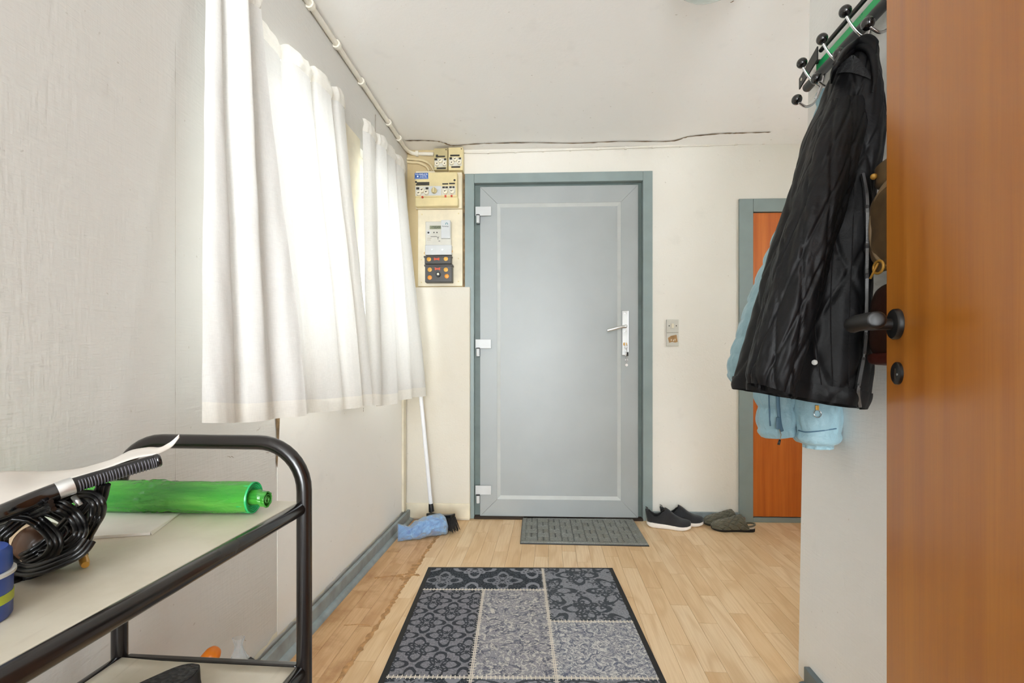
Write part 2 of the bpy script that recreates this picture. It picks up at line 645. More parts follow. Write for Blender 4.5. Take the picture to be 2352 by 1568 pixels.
class B:
    def __init__(s):
        s.v, s.f = [], []

    def add(s, vs, fs):
        o = len(s.v)
        s.v += [Vector(v) for v in vs]
        s.f += [tuple(i + o for i in f) for f in fs]
        return s

    def box(s, a, b, mtx=None):
        x0, y0, z0 = a
        x1, y1, z1 = b
        if x0 > x1: x0, x1 = x1, x0
        if y0 > y1: y0, y1 = y1, y0
        if z0 > z1: z0, z1 = z1, z0
        vs = [Vector(p) for p in ((x0, y0, z0), (x1, y0, z0), (x1, y1, z0), (x0, y1, z0),
                                  (x0, y0, z1), (x1, y0, z1), (x1, y1, z1), (x0, y1, z1))]
        if mtx is not None:
            vs = [mtx @ v for v in vs]
        return s.add(vs, [(0, 3, 2, 1), (4, 5, 6, 7), (0, 1, 5, 4), (1, 2, 6, 5), (2, 3, 7, 6), (3, 0, 4, 7)])

    def prism(s, poly, z0, z1, mtx=None):
        """poly: list of (x, y) counter-clockwise; extruded along z"""
        n = len(poly)
        vs = [Vector((p[0], p[1], z0)) for p in poly] + [Vector((p[0], p[1], z1)) for p in poly]
        if mtx is not None:
            vs = [mtx @ v for v in vs]
        fs = [tuple(range(n - 1, -1, -1)), tuple(range(n, 2 * n))]
        fs += [(i, (i + 1) % n, n + (i + 1) % n, n + i) for i in range(n)]
        return s.add(vs, fs)

    def rings(s, rings, closed=True, caps=True):
        n = len(rings[0])
        vs = [p for r in rings for p in r]
        fs = []
        for k in range(len(rings) - 1):
            for i in range(n if closed else n - 1):
                j = (i + 1) % n
                fs.append((k * n + i, k * n + j, (k + 1) * n + j, (k + 1) * n + i))
        if caps and closed:
            fs.append(tuple(range(n - 1, -1, -1)))
            m = (len(rings) - 1) * n
            fs.append(tuple(range(m, m + n)))
        return s.add(vs, fs)

    def tube(s, pts, r, n=12, caps=True, flat=1.0, up=None):
        pts = [Vector(p) for p in pts]
        rs = r if isinstance(r, (list, tuple)) else [r] * len(pts)
        t0 = (pts[1] - pts[0]).normalized()
        a = Vector(up) if up else (Vector((0, 0, 1)) if abs(t0.z) < 0.9 else Vector((1, 0, 0)))
        u = (a - t0 * a.dot(t0)).normalized()
        rg = []
        for i, p in enumerate(pts):
            t = (pts[min(i + 1, len(pts) - 1)] - pts[max(i - 1, 0)])
            if t.length < 1e-9:
                t = t0
            t.normalize()
            u = (u - t * u.dot(t)).normalized()
            w = t.cross(u)
            rg.append([p + u * math.cos(2 * PI * k / n) * rs[i] + w * math.sin(2 * PI * k / n) * rs[i] * flat for k in range(n)])
        return s.rings(rg, True, caps)

    def lathe(s, prof, o, axis=(0, 0, 1), n=24):
        """prof: list of (r, h) along the axis"""
        ax = Vector(axis).normalized()
        a = Vector((1, 0, 0)) if abs(ax.x) < 0.9 else Vector((0, 1, 0))
        u = (a - ax * a.dot(ax)).normalized()
        w = ax.cross(u)
        o = Vector(o)
        rg = [[o + ax * h + (u * math.cos(2 * PI * k / n) + w * math.sin(2 * PI * k / n)) * max(r, 1e-5) for k in range(n)] for r, h in prof]
        return s.rings(rg, True, True)

    def ball(s, o, r, n=20, m=12, squash=(1, 1, 1)):
        o = Vector(o)
        rg = []
        for j in range(m + 1):
            a = PI * j / m
            rr, z = math.sin(a) * r, -math.cos(a) * r
            rr = max(rr, 1e-5)
            rg.append([o + Vector((math.cos(2 * PI * k / n) * rr * squash[0], math.sin(2 * PI * k / n) * rr * squash[1], z * squash[2])) for k in range(n)])
        return s.rings(rg, True, True)

    def grid(s, fn, nu, nv, skip=None):
        vs = [fn(i / nu, j / nv) for j in range(nv + 1) for i in range(nu + 1)]
        fs = []
        for j in range(nv):
            for i in range(nu):
                if skip and skip((i + .5) / nu, (j + .5) / nv):
                    continue
                k = j * (nu + 1) + i
                fs.append((k, k + 1, k + nu + 2, k + nu + 1))
        return s.add(vs, fs)

    def ribbon(s, pts, nrm, w):
        """flat strip along pts lying in the plane with normal nrm; w width or list"""
        nrm = Vector(nrm).normalized()
        pts = [Vector(p) for p in pts]
        vs = []
        for i, p in enumerate(pts):
            t = (pts[min(i + 1, len(pts) - 1)] - pts[max(i - 1, 0)]).normalized()
            q = nrm.cross(t).normalized()
            ww = (w[i] if isinstance(w, (list, tuple)) else w) / 2
            vs += [p - q * ww, p + q * ww]
        fs = [(2 * i, 2 * i + 1, 2 * i + 3, 2 * i + 2) for i in range(len(pts) - 1)]
        return s.add(vs, fs)


def catmull(pts, n=8):
    pts = [Vector(p) for p in pts]
    out = []
    for i in range(len(pts) - 1):
        p0, p1, p2, p3 = pts[max(i - 1, 0)], pts[i], pts[i + 1], pts[min(i + 2, len(pts) - 1)]
        for k in range(n):
            t = k / n
            out.append(0.5 * ((2 * p1) + (p2 - p0) * t + (2 * p0 - 5 * p1 + 4 * p2 - p3) * t * t + (3 * p1 - p0 - 3 * p2 + p3) * t ** 3))
    out.append(pts[-1])
    return out


def lerp_tab(tab, x):
    """tab rows sorted by first entry; smooth interpolation of the others"""
    if x <= tab[0][0]:
        return list(tab[0][1:])
    for i in range(len(tab) - 1):
        a, b = tab[i], tab[i + 1]
        if x <= b[0]:
            t = (x - a[0]) / (b[0] - a[0])
            p, q = tab[max(i - 1, 0)], tab[min(i + 2, len(tab) - 1)]
            r = []
            for k in range(1, len(a)):
                m1 = (b[k] - p[k]) / (b[0] - p[0]) * (b[0] - a[0])
                m2 = (q[k] - a[k]) / (q[0] - a[0]) * (b[0] - a[0])
                r.append((2 * t ** 3 - 3 * t * t + 1) * a[k] + (t ** 3 - 2 * t * t + t) * m1 + (-2 * t ** 3 + 3 * t * t) * b[k] + (t ** 3 - t * t) * m2)
            return r
    return list(tab[-1][1:])


def root_of(o):
    while o.parent is not None:
        o = o.parent
    return o


def tag(o, label=None, cat=None, group=None, kind=None):
    if label: o['label'] = label
    if cat: o['category'] = cat
    if group: o['group'] = group
    if kind: o['kind'] = kind
    return o


def thing(name, label, cat, loc=(0, 0, 0), rz=0.0, group=None, kind=None):
    o = bpy.data.objects.new(name, None)
    o.empty_display_size = 0.05
    COL.objects.link(o)
    o.location = loc
    o.rotation_euler = (0, 0, rz)
    ROOTM[o.name] = Matrix.Translation(Vector(loc)) @ Matrix.Rotation(rz, 4, 'Z')
    return tag(o, label, cat, group, kind)


def obj(name, b, mat, parent=None, smooth=False, angle=None, bevel=0.0, solid=0.0, origin=None, rz=0.0, mtx=None, label=None, kind=None, subsurf=0, recalc=True):
    """b holds world coordinates (after mtx); they are made local to the thing (or to origin)"""
    vs = [mtx @ v for v in b.v] if mtx is not None else b.v
    me = bpy.data.meshes.new(name)
    if parent is not None:
        inv = ROOTM[root_of(parent).name].inverted()
    elif origin is not None or rz:
        inv = (Matrix.Translation(Vector(origin or (0, 0, 0))) @ Matrix.Rotation(rz, 4, 'Z')).inverted()
    else:
        inv = Matrix.Identity(4)
    me.from_pydata([inv @ v for v in vs], [], b.f)
    if recalc:
        bm = bmesh.new()
        bm.from_mesh(me)
        bmesh.ops.recalc_face_normals(bm, faces=bm.faces)
        bm.to_mesh(me)
        bm.free()
    me.materials.append(mat)
    if smooth:
        for p in me.polygons:
            p.use_smooth = True
        if angle is not None:
            me.set_sharp_from_angle(angle=math.radians(angle))
    o = bpy.data.objects.new(name, me)
    COL.objects.link(o)
    if parent is not None:
        o.parent = parent
    else:
        o.location = origin or (0, 0, 0)
        o.rotation_euler = (0, 0, rz)
        ROOTM[o.name] = inv.inverted()
    if solid:
        md = o.modifiers.new('thickness', 'SOLIDIFY')
        md.thickness = solid
        md.offset = 0
    if bevel:
        md = o.modifiers.new('soft_edge', 'BEVEL')
        md.width = bevel
        md.segments = 2
        md.limit_method = 'ANGLE'
    if subsurf:
        md = o.modifiers.new('smooth', 'SUBSURF')
        md.levels = md.render_levels = subsurf
    if label: o['label'] = label
    if kind: o['kind'] = kind
    return o


def copy_tree(src, loc=None, rz=None, label=None):
    c = src.copy()
    COL.objects.link(c)
    if loc is not None:
        c.location = loc
    if rz is not None:
        c.rotation_euler = (0, 0, rz)
    if label:
        c['label'] = label
    for ch in [o for o in COL.objects if o.parent == src]:
        d = ch.copy()
        COL.objects.link(d)
        d.parent = c
        for g in [o for o in COL.objects if o.parent == ch]:
            e = g.copy()
            COL.objects.link(e)
            e.parent = d
    return c


def bbox_bw(x0, y0, x1, y1, d0, d1):
    """box on the back wall: pixel rectangle of its front face at distance d1, going back to d0 (wall frame)"""
    xm, ym = (x0 + x1) / 2, (y0 + y1) / 2
    s0, s1 = bw(x0, ym, d1)[0], bw(x1, ym, d1)[0]
    z0, z1 = bw(xm, y1, d1)[1], bw(xm, y0, d1)[1]
    return B().box((s0, -d1, z0), (s1, -d0, z1), M_B)


def bpart(name, rect, d0, d1, mat, parent, bevel=0.0, **k):
    return obj(name, bbox_bw(*rect, d0, d1), mat, parent, bevel=bevel, **k)


def bdisc(name, px, py, rpx, d0, d1, mat, parent, n=20, prof=None, **k):
    s, z = bw(px, py, d1)
    r = rpx / F * BY
    prof = prof or [(r, 0), (r, (d1 - d0) * 0.85), (r * 0.88, d1 - d0)]
    b = B().lathe(prof, (s, -d0, z), (0, -1, 0), n)
    return obj(name, b, mat, parent, smooth=True, angle=40, mtx=M_B, **k)


def text_mesh(body, size, spacing=1.0):
    cu = bpy.data.curves.new('lettering', 'FONT')
    cu.body = body
    cu.size = size
    cu.align_x = 'CENTER'
    cu.align_y = 'CENTER'
    cu.extrude = 0.0003
    cu.space_character = spacing
    o = bpy.data.objects.new('lettering_temp', cu)
    COL.objects.link(o)
    dg = bpy.context.evaluated_depsgraph_get()
    me = bpy.data.meshes.new_from_object(o.evaluated_get(dg))
    vs = [v.co.copy() for v in me.vertices]
    fs = [tuple(p.vertices) for p in me.polygons]
    bpy.data.objects.remove(o)
    bpy.data.curves.remove(cu)
    bpy.data.meshes.remove(me)
    return vs, fs


def btext(name, body, px, py, hpx, d, mat, parent, width=None, rot=0.0):
    size = hpx / F * BY * 1.38
    vs, fs = text_mesh(body, size)
    if width:
        w = max(v.x for v in vs) - min(v.x for v in vs)
        k = width / F * BY / w
        vs = [Vector((v.x * k, v.y, v.z)) for v in vs]
    s, z = bw(px, py, d)
    mt = M_B @ Matrix.Translation((s, -d, z)) @ Matrix.Rotation(PI / 2, 4, 'X') @ Matrix.Rotation(rot, 4, 'Z')
    b = B().add([mt @ v for v in vs], fs)
    return obj(name, b, mat, parent, recalc=False)


# ------------------------------------------------------------------ setting: floor
fl = B()
fl.box((-1.3, -2.6, -0.06), (2.6, 3.6, -0.008))
floor = obj('floor', fl, M['dark_gap'])
tag(floor, kind='structure')

SW = 0.069                                            # width of one strip
XB = -0.835 * math.cos(TH)                            # strips start at the left skirting
plank_meshes = {}


def plank_mesh(L, mat):
    key = (round(L, 3), mat.name)
    if key not in plank_meshes:
        g = 0.0004
        bm = bmesh.new()
        x, y = SW / 2 - g, L / 2 - g
        c = 0.0007
        lo = [bm.verts.new(p) for p in ((-x, -y, -0.009), (x, -y, -0.009), (x, y, -0.009), (-x, y, -0.009))]
        mi = [bm.verts.new(p) for p in ((-x, -y, -c * 0.5), (x, -y, -c * 0.5), (x, y, -c * 0.5), (-x, y, -c * 0.5))]
        hi = [bm.verts.new(p) for p in ((-x + c, -y + c, 0), (x - c, -y + c, 0), (x - c, y - c, 0), (-x + c, y - c, 0))]
        bm.faces.new(hi)
        for a, b2 in ((lo, mi), (mi, hi)):
            for i in range(4):
                j = (i + 1) % 4
                bm.faces.new((a[i], a[j], b2[j], b2[i]))
        me = bpy.data.meshes.new('floor_plank')
        bm.to_mesh(me)
        bm.free()
        me.materials.append(mat)
        plank_meshes[key] = me
    return plank_meshes[key]


rng = random.Random(3)
n_pl = 0
for i in range(44):
    xc = XB + SW * (i + 0.5)
    board = i // 3
    boff = (board * 0.47) % 1.26
    lens = [0.42, 0.42, 0.42]
    y = 0.30 - boff - [0.0, 0.14, 0.27][i % 3]
    while y < 3.25:
        L = 0.42 if i % 3 else 0.42
        # cut ends follow the far wall; only what the hallway shows
        y0, y1 = y, min(y + L, 3.3)
        wx0 = M_H @ Vector((xc, (y0 + y1) / 2, 0))
        lim = (BY + xc * math.sin(TH) - BS * xc * math.cos(TH)) / (math.cos(TH) + BS * math.sin(TH)) + 0.004
        if y0 < lim and y1 > 0.85 and wx0.x < 2.25 and not (xc > 0.80 and y1 < 1.42):
            y1 = min(y1, lim + 0.01)
            LL = y1 - y0
            if LL > 0.03:
                worn = i < 3
                me = plank_mesh(LL, M['oak_worn'] if worn else M['oak'])
                o = bpy.data.objects.new('floor_plank', me)
                COL.objects.link(o)
                o.parent = floor
                o.location = M_H @ Vector((xc, (y0 + y1) / 2, 0))
                o.rotation_euler = (0, 0, -TH)
                n_pl += 1
        y += L
print('planks', n_pl)

# torn brown fibre along the joint of the worn strip, and cross tears
def torn(pts, wmin, wmax, z, n=10):
    r = random.Random(len(pts) * 17 + int(wmax * 1000))
    line = catmull([Vector((p[0], p[1], z)) for p in pts], n)
    b = B()
    vs = []
    for i, p in enumerate(line):
        t = (line[min(i + 1, len(line) - 1)] - line[max(i - 1, 0)]).normalized()
        q = Vector((0, 0, 1)).cross(t)
        a, c = r.uniform(wmin, wmax), r.uniform(wmin, wmax)
        vs += [p - q * a, p + Vector((0, 0, r.uniform(0.0004, 0.0022))), p + q * c]
    fs = []
    for i in range(len(line) - 1):
        k = 3 * i
        fs += [(k, k + 1, k + 4, k + 3), (k + 1, k + 2, k + 5, k + 4)]
    return b.add(vs, fs)


jx = XB + SW * 3
seam = [M_H @ Vector((jx + dx, y, 0)) for y, dx in ((1.30, -0.012), (1.55, -0.006), (1.8, 0.002), (2.0, -0.004), (2.2, 0.004), (2.4, 0.0), (2.62, 0.006), (2.8, 0.02))]
obj('torn_edge', torn(seam, 0.003, 0.014, 0.0006, 14), M['torn'], floor)
cr1 = [G(860, 1327), G(910, 1322), G(940, 1318), G(965, 1322)]
obj('torn_edge', torn(cr1, 0.002, 0.012, 0.0008, 14), M['torn'], floor)
cr2 = [G(915, 1320), G(932, 1330), G(945, 1312), G(955, 1296)]
obj('torn_edge', torn(cr2, 0.006, 0.020, 0.0009, 10), M['torn'], floor)
cr3 = [G(790, 1436), G(830, 1434), G(850, 1437)]
obj('torn_edge', torn(cr3, 0.001, 0.004, 0.0008, 14), M['torn'], floor)
cr4 = [G(1000, 1238), G(1030, 1214), G(1050, 1205)]
obj('torn_edge', torn(cr4, 0.004, 0.016, 0.0008, 10), M['torn'], floor)

# ------------------------------------------------------------------ setting: walls and ceiling
def wall_holes(us, zs, holes, depth, mtx):
    """front faces in the local xz plane at y = 0 with rectangular holes, reveals going back to y = depth"""
    b = B()

    def inhole(u, z):
        return any(h[0] < u < h[1] and h[2] < z < h[3] for h in holes)
    for i in range(len(us) - 1):
        for j in range(len(zs) - 1):
            if inhole((us[i] + us[i + 1]) / 2, (zs[j] + zs[j + 1]) / 2):
                continue
            for yy in (0, depth):
                b.add([mtx @ Vector(p) for p in ((us[i], yy, zs[j]), (us[i + 1], yy, zs[j]), (us[i + 1], yy, zs[j + 1]), (us[i], yy, zs[j + 1]))], [(0, 1, 2, 3)])
    for h in holes + [(us[0], us[-1], zs[0], zs[-1])]:
        u0, u1, z0, z1 = h
        for a, c in (((u0, z0), (u1, z0)), ((u1, z0), (u1, z1)), ((u1, z1), (u0, z1)), ((u0, z1), (u0, z0))):
            b.add([mtx @ Vector(p) for p in ((a[0], 0, a[1]), (c[0], 0, c[1]), (c[0], depth, c[1]), (a[0], depth, a[1]))], [(0, 1, 2, 3)])
    return b


def weld(b):
    bm = bmesh.new()
    vs = [bm.verts.new(v) for v in b.v]
    for f in b.f:
        try:
            bm.faces.new([vs[i] for i in f])
        except ValueError:
            pass
    bmesh.ops.remove_doubles(bm, verts=bm.verts, dist=1e-5)
    bm.verts.index_update()
    r = B()
    r.v = [v.co.copy() for v in bm.verts]
    r.f = [tuple(v.index for v in f.verts) for f in bm.faces]
    bm.free()
    return r


# left wall: frame with x along d1 (away), y outwards (away from the room)
d1 = Vector((math.sin(TH), math.cos(TH), 0))
M_L = Matrix(((math.sin(TH), -math.cos(TH), 0, WL), (math.cos(TH), math.sin(TH), 0, 0), (0, 0, 1, 0), (0, 0, 0, 1)))
WZ0, WZ1 = 0.93, 1.965
W1 = (1.33, 1.935)
W2 = (2.235, 2.74)
b = wall_holes([-2.6, W1[0], W1[1], W2[0], W2[1], 3.12], [-0.02, WZ0, WZ1, CEIL + 0.02], [(W1[0], W1[1], WZ0, WZ1), (W2[0], W2[1], WZ0, WZ1)], 0.12, M_L)
wall_left = tag(obj('wall_left', weld(b), M['wall_left']), kind='structure')

# back wall
D1L, D1T = bw(1068, 800)[0], bw(1283, 397)[1]
D1R = bw(1498, 800)[0]
D2L, D2T = bw(1696, 800)[0], bw(1770, 457)[1]
D2R = D2L + 0.72
b = wall_holes([-1.0, D1L + .01, D1R - .01, D2L + .01, D2R - .01, 2.5], [-0.02, D2T - .01, D1T - .01, CEIL + 0.05],
               [(D1L + .01, D1R - .01, -0.02, D1T - .01), (D2L + .01, D2R - .01, -0.02, D2T - .01)], 0.14, M_B)
# the higher strip beside the second door is one hole only up to D2T
wall_back = tag(obj('wall_back', weld(b), M['wall_back']), kind='structure')

# right wall, its free end slightly out of plumb
def rwall(yb, yt, z):
    return yb + (yt - yb) * z / 1.65
b = B()
th = 0.13
vs = []
for z in (-0.02, CEIL + 0.02):
    ye = rwall(1.487, 1.434, z)
    for y, off in ((-2.6, 0), (ye, 0), (ye, -th), (-2.6, -th)):
        vs.append(RWP(y, off, z))
b.add(vs, [(0, 1, 2, 3), (4, 7, 6, 5), (0, 4, 5, 1), (1, 5, 6, 2), (2, 6, 7, 3), (3, 7, 4, 0)])
wall_right = tag(obj('wall_right', b, M['wall_right']), kind='structure')

M_A = Matrix(((0, 1, 0, 2.32), (1, 0, 0, 0), (0, 0, 1, 0), (0, 0, 0, 1)))
A0, A1, AZ0, AZ1 = 1.45, 2.25, 0.95, 2.00             # added opening, out of view, to let fill light into the hallway
b = wall_holes([1.0, A0, A1, 3.3], [-0.02, AZ0, AZ1, CEIL + 0.02], [(A0, A1, AZ0, AZ1)], 0.12, M_A)
tag(obj('wall_alcove', weld(b), M['wall_back']), kind='structure')
w3 = thing('added_fill_window', None, None, (2.32, (A0 + A1) / 2, AZ0), 0, kind='structure')  # unseen window added to brighten the far end
for a, c in (((A0, AZ0), (A0 + .05, AZ1)), ((A1 - .05, AZ0), (A1, AZ1)), ((A0 + .05, AZ1 - .05), (A1 - .05, AZ1)), ((A0 + .05, AZ0), (A1 - .05, AZ0 + .05))):
    obj('window_frame', B().box((a[0], 0.04, a[1]), (c[0], 0.09, c[1]), M_A), M['cream_paint'], w3, bevel=0.003)
obj('pane', B().box((A0 + .05, 0.063, AZ0 + .05), (A1 - .05, 0.067, AZ1 - .05), M_A), M['glass'], w3)
b = B().box((0.86, 1.02, -0.02), (2.32, 1.12, CEIL + 0.02))
tag(obj('wall_alcove_side', b, M['wall_back']), kind='structure')
b = B().box((-1.3, -2.6, CEIL), (2.6, 3.4, CEIL + 0.08))
ceiling = tag(obj('ceiling', b, M['ceiling']), kind='structure')

# skirtings
b = B().box((XB - 0.035, -2.5, 0), (XB - 0.018, 2.955, 0.066), M_H)
bl = tag(obj('baseboard_left', b, M['skirting_grey'], bevel=0.003), kind='structure')
pts = []
q = [(0, 0)] + [(0.019 * math.cos(a), 0.019 * math.sin(a)) for a in [i * PI / 2 / 6 for i in range(7)]]
mt = M_H @ Matrix(((1, 0, 0, XB - 0.018), (0, 0, 1, 0), (0, 1, 0, 0), (0, 0, 0, 1)))
obj('quarter_round', B().prism(q, -2.5, 2.95, mt), M['skirting_grey'], bl, smooth=True, angle=40)
# flaking plaster along the top of the left skirting
pl = []
rr = random.Random(5)
for k in range(60):
    y = 0.9 + k * 0.034
    pl.append(LWP(y, 0.0012, 0.074 + rr.uniform(-0.006, 0.006)))
obj('flaked_edge', B().ribbon(pl, (1, -TA, 0), [rr.uniform(0.006, 0.02) for _ in pl]), M['cream_paint'], wall_left)

xr = WR * math.cos(TH)
b = B().box((xr - 0.017, 0.02, 0), (xr + 0.001, 1.487, 0.063), M_H)
br = tag(obj('baseboard_right', b, M['skirting_dark'], bevel=0.003), kind='structure')
q2 = [(-a, c) for a, c in q][::-1]
mt = M_H @ Matrix(((1, 0, 0, xr - 0.017), (0, 0, 1, 0), (0, 1, 0, 0), (0, 0, 0, 1)))
obj('quarter_round', B().prism(q2, 0.02, 1.487, mt), M['skirting_dark'], br, smooth=True, angle=40)
s0, s1 = D1R + 0.002, D2L - 0.002
b = B().box((s0, -0.018, 0), (s1, 0, 0.058), M_B)
bb = tag(obj('baseboard_back', b, M['skirting_grey'], bevel=0.003), kind='structure')
obj('quarter_round', B().box((s0, -0.032, 0), (s1, -0.0175, 0.016), M_B), M['skirting_grey'], bb, bevel=0.006)

# ------------------------------------------------------------------ front door (grey)
door1 = thing('door_1', None, None, M_B @ Vector(((D1L + D1R) / 2, 0, 0)), -BTH, kind='structure')
# outer frame: two jambs and a head, each its own piece
fd = 0.012
fw = 0.058
zt = D1T
obj('door_jamb', B().box((D1L, -fd, 0), (D1L + fw, 0.10, zt), M_B), M['grey_paint'], door1, bevel=0.003)
obj('door_jamb', B().box((D1R - fw, -fd, 0), (D1R, 0.10, zt), M_B), M['grey_paint'], door1, bevel=0.003)
obj('door_head', B().box((D1L + fw, -fd + .0005, zt - fw), (D1R - fw, 0.10, zt), M_B), M['grey_paint'], door1, bevel=0.003)
# rebate behind the frame face
ld = -0.022                                            # leaf face, behind the wall face
gl = bw(1103, 800, ld)[0]
gr = bw(1465, 800, ld)[0]
gt = bw(1283, 428, ld)[1]
gb = bw(1283, 1186, ld)[1]
b = B().box((D1L + fw, 0.032, 0), (gl, 0.09, zt - fw), M_B).box((gr, 0.032, 0), (D1R - fw, 0.09, zt - fw), M_B).box((gl, 0.032, gt), (gr, 0.09, zt - fw), M_B)
obj('rebate', b, M['grey_dark'], door1)
obj('threshold', B().box((D1L + fw, -0.02, 0), (D1R - fw, 0.09, 0.012), M_B), M['dark_gap'], door1, bevel=0.002)
# leaf: four mitred members, glazing bead and panel
leaf = obj('leaf', B().box((gl + .004, -ld + 0.006, gb + .004), (gr - .004, 0.075, gt - .004), M_B), M['leaf'], door1)
mw = 0.107
x0, x1, z0, z1 = gl, gr, gb, gt
xi0, xi1, zi0, zi1 = x0 + mw, x1 - mw + 0.002, z0 + mw, z1 - mw + .002
mtb = M_B @ Matrix(((1, 0, 0, 0), (0, 0, 1, 0), (0, 1, 0, 0), (0, 0, 0, 1)))
g = 0.0007
for nm, poly in (('stile', [(x0, z0), (xi0, zi0), (xi0, zi1), (x0, z1)]), ('stile', [(x1, z0), (x1, z1), (xi1, zi1), (xi1, zi0)]),
                 ('rail', [(x0 + g, z1), (xi0 + g, zi1), (xi1 - g, zi1), (x1 - g, z1)]), ('rail', [(x0 + g, z0), (x1 - g, z0), (xi1 - g, zi0), (xi0 + g, zi0)])):
    obj(nm, B().prism(poly, -ld - 0.010, -ld + 0.007, mtb), M['leaf'], leaf, bevel=0.0014)
bwid = 0.022
bx0, bx1, bz0, bz1 = xi0 + bwid, xi1 - bwid, zi0 + bwid, zi1 - bwid
def bead(poly_o, poly_i):
    b = B()
    vs = [mtb @ Vector((p[0], p[1], -ld - 0.008)) for p in poly_o] + [mtb @ Vector((p[0], p[1], -ld + 0.006)) for p in poly_i]
    vs += [mtb @ Vector((p[0], p[1], -ld + 0.01)) for p in poly_o] + [mtb @ Vector((p[0], p[1], -ld + 0.01)) for p in poly_i]
    b.add(vs, [(0, 1, 3, 2), (4, 6, 7, 5), (0, 4, 5, 1), (2, 3, 7, 6), (0, 2, 6, 4), (1, 5, 7, 3)])
    return b
for o_, i_ in (([(xi0, zi0), (xi0, zi1)], [(bx0, bz0), (bx0, bz1)]), ([(xi1, zi0), (xi1, zi1)], [(bx1, bz0), (bx1, bz1)]),
               ([(xi0, zi1), (xi1, zi1)], [(bx0, bz1), (bx1, bz1)]), ([(xi0, zi0), (xi1, zi0)], [(bx0, bz0), (bx1, bz0)])):
    obj('glazing_bead', bead(o_, i_), M['bead'], leaf)
obj('panel', B().box((bx0 - .002, -ld + 0.0045, bz0 - .002), (bx1 + .002, -ld + 0.012, bz1 + .002), M_B), M['leaf'], leaf)
# hinges
for py in (474, 779, 1115):
    h = bpart('hinge', (1092, py, 1128, py + 21), 0.0, 0.006, M['white_pvc'], door1, bevel=0.002)
    s, z = bw(1098, py + 30, 0.004)
    b = B().lathe([(0.011, 0), (0.011, 0.045), (0.009, 0.047)], (s, -0.010, z - 0.024), (0, 0, 1), 16)
    obj('hinge_pin', b, M['white_pvc'], h, smooth=True, angle=40, mtx=M_B)
    b = B().lathe([(0.0115, 0), (0.0115, 0.006)], (s, -0.010, z + 0.0225), (0, 0, 1), 16)
    obj('hinge_ring', b, M['black'], h, smooth=True, angle=40, mtx=M_B)
# handle plate and lever
hp = bpart('handle_plate', (1429, 713, 1444, 816), -ld * -1, 0.0, M['steel'], door1, bevel=0.004)
bdisc('screw', 1436.5, 719, 2.2, -0.001, 0.0012, M['steel'], hp, 12)
bdisc('screw', 1436.5, 760, 2.2, -0.001, 0.0012, M['steel'], hp, 12)
sA, zA = bw(1438, 749, 0.03)
sB, zB = bw(1395, 759, 0.04)
pts = catmull([(sA, 0.0, zA), (sA, -0.03, zA), (sA - 0.012, -0.043, zA - 0.002), (sA - 0.05, -0.046, zA - 0.010), (sB, -0.042, zB)], 6)
obj('lever', B().tube(pts, [0.010] * 10 + [0.009] * (len(pts) - 10), 12, flat=0.75), M['steel'], hp, smooth=True, angle=50, mtx=M_B)
bdisc('lock_cylinder', 1436, 790, 4.5, -0.004, 0.006, M['brass'], hp, 16)
# keys hanging from the lock
ks, kz = bw(1437, 795, 0.02)
keys = thing('key_ring', 'small bunch of silver keys hanging from the lock of the grey door', 'keys', M_B @ Vector((ks, -0.03, kz - 0.1)), -BTH)
s, z = bw(1436, 790, 0.02)
obj('key', B().box((s - 0.002, -0.035, z - 0.012), (s + 0.002, -0.006, z + 0.012), M_B), M['steel'], keys, bevel=0.001)
def ringpts(c, r, ax1, ax2, n=20):
    return [Vector(c) + Vector(ax1) * math.cos(2 * PI * i / n) * r + Vector(ax2) * math.sin(2 * PI * i / n) * r for i in range(n + 1)]
zc = z - 0.016
for k, (dx, r) in enumerate(((0.003, 0.011), (0.006, 0.007), (0.007, 0.007), (0.006, 0.007), (0.007, 0.008), (0.006, 0.006), (0.006, 0.007), (0.007, 0.006))):
    a = (1, 0, 0) if k % 2 == 0 else (0.3, 0.95, 0)
    obj('link', B().tube(ringpts((s + dx, -0.032, zc), r, a, (0, 0, 1)), 0.0014, 6, False), M['chrome'], keys, smooth=True, mtx=M_B)
    zc -= 0.0135
s2, z2 = bw(1439, 838, 0.03)
obj('tag', B().lathe([(0.0085, 0), (0.0085, 0.0025)], (s2, -0.031, z2), (0, -1, 0), 18), M['white_rubber'], keys, smooth=True, angle=40, mtx=M_B)
s3, z3 = bw(1441, 812, 0.03)
obj('key', B().box((s3 - 0.003, -0.034, z3 - 0.014), (s3 + 0.006, -0.031, z3 + 0.010), M_B), M['black'], keys, bevel=0.002)

# ------------------------------------------------------------------ far orange door
door2 = thing('door_2', None, None, M_B @ Vector(((D2L + D2R) / 2, 0, 0)), -BTH, kind='structure')
f2 = 0.083
obj('door_jamb', B().box((D2L, -0.014, 0), (D2L + f2, 0.10, D2T), M_B), M['grey_paint'], door2, bevel=0.003)
obj('door_jamb', B().box((D2R - f2, -0.014, 0), (D2R, 0.10, D2T), M_B), M['grey_paint'], door2, bevel=0.003)
z2t = bw(1770, 487, 0.0)[1]
obj('door_head', B().box((D2L + f2, -0.0135, z2t), (D2R - f2, 0.10, D2T), M_B), M['grey_paint'], door2, bevel=0.003)
z2b = bw(1785, 1188, 0.0)[1]
obj('door_sill', B().box((D2L + f2, -0.0135, 0), (D2R - f2, 0.10, z2b), M_B), M['grey_paint'], door2, bevel=0.002)
obj('leaf', B().box((D2L + f2 + .004, -0.002, z2b + .004), (D2R - f2 - .004, 0.03, z2t - .004), M_B), M['teak_far'], door2, bevel=0.002)
obj('rebate', B().box((D2L + f2, 0.035, z2b), (D2R - f2, 0.06, z2t), M_B), M['dark_gap'], door2)

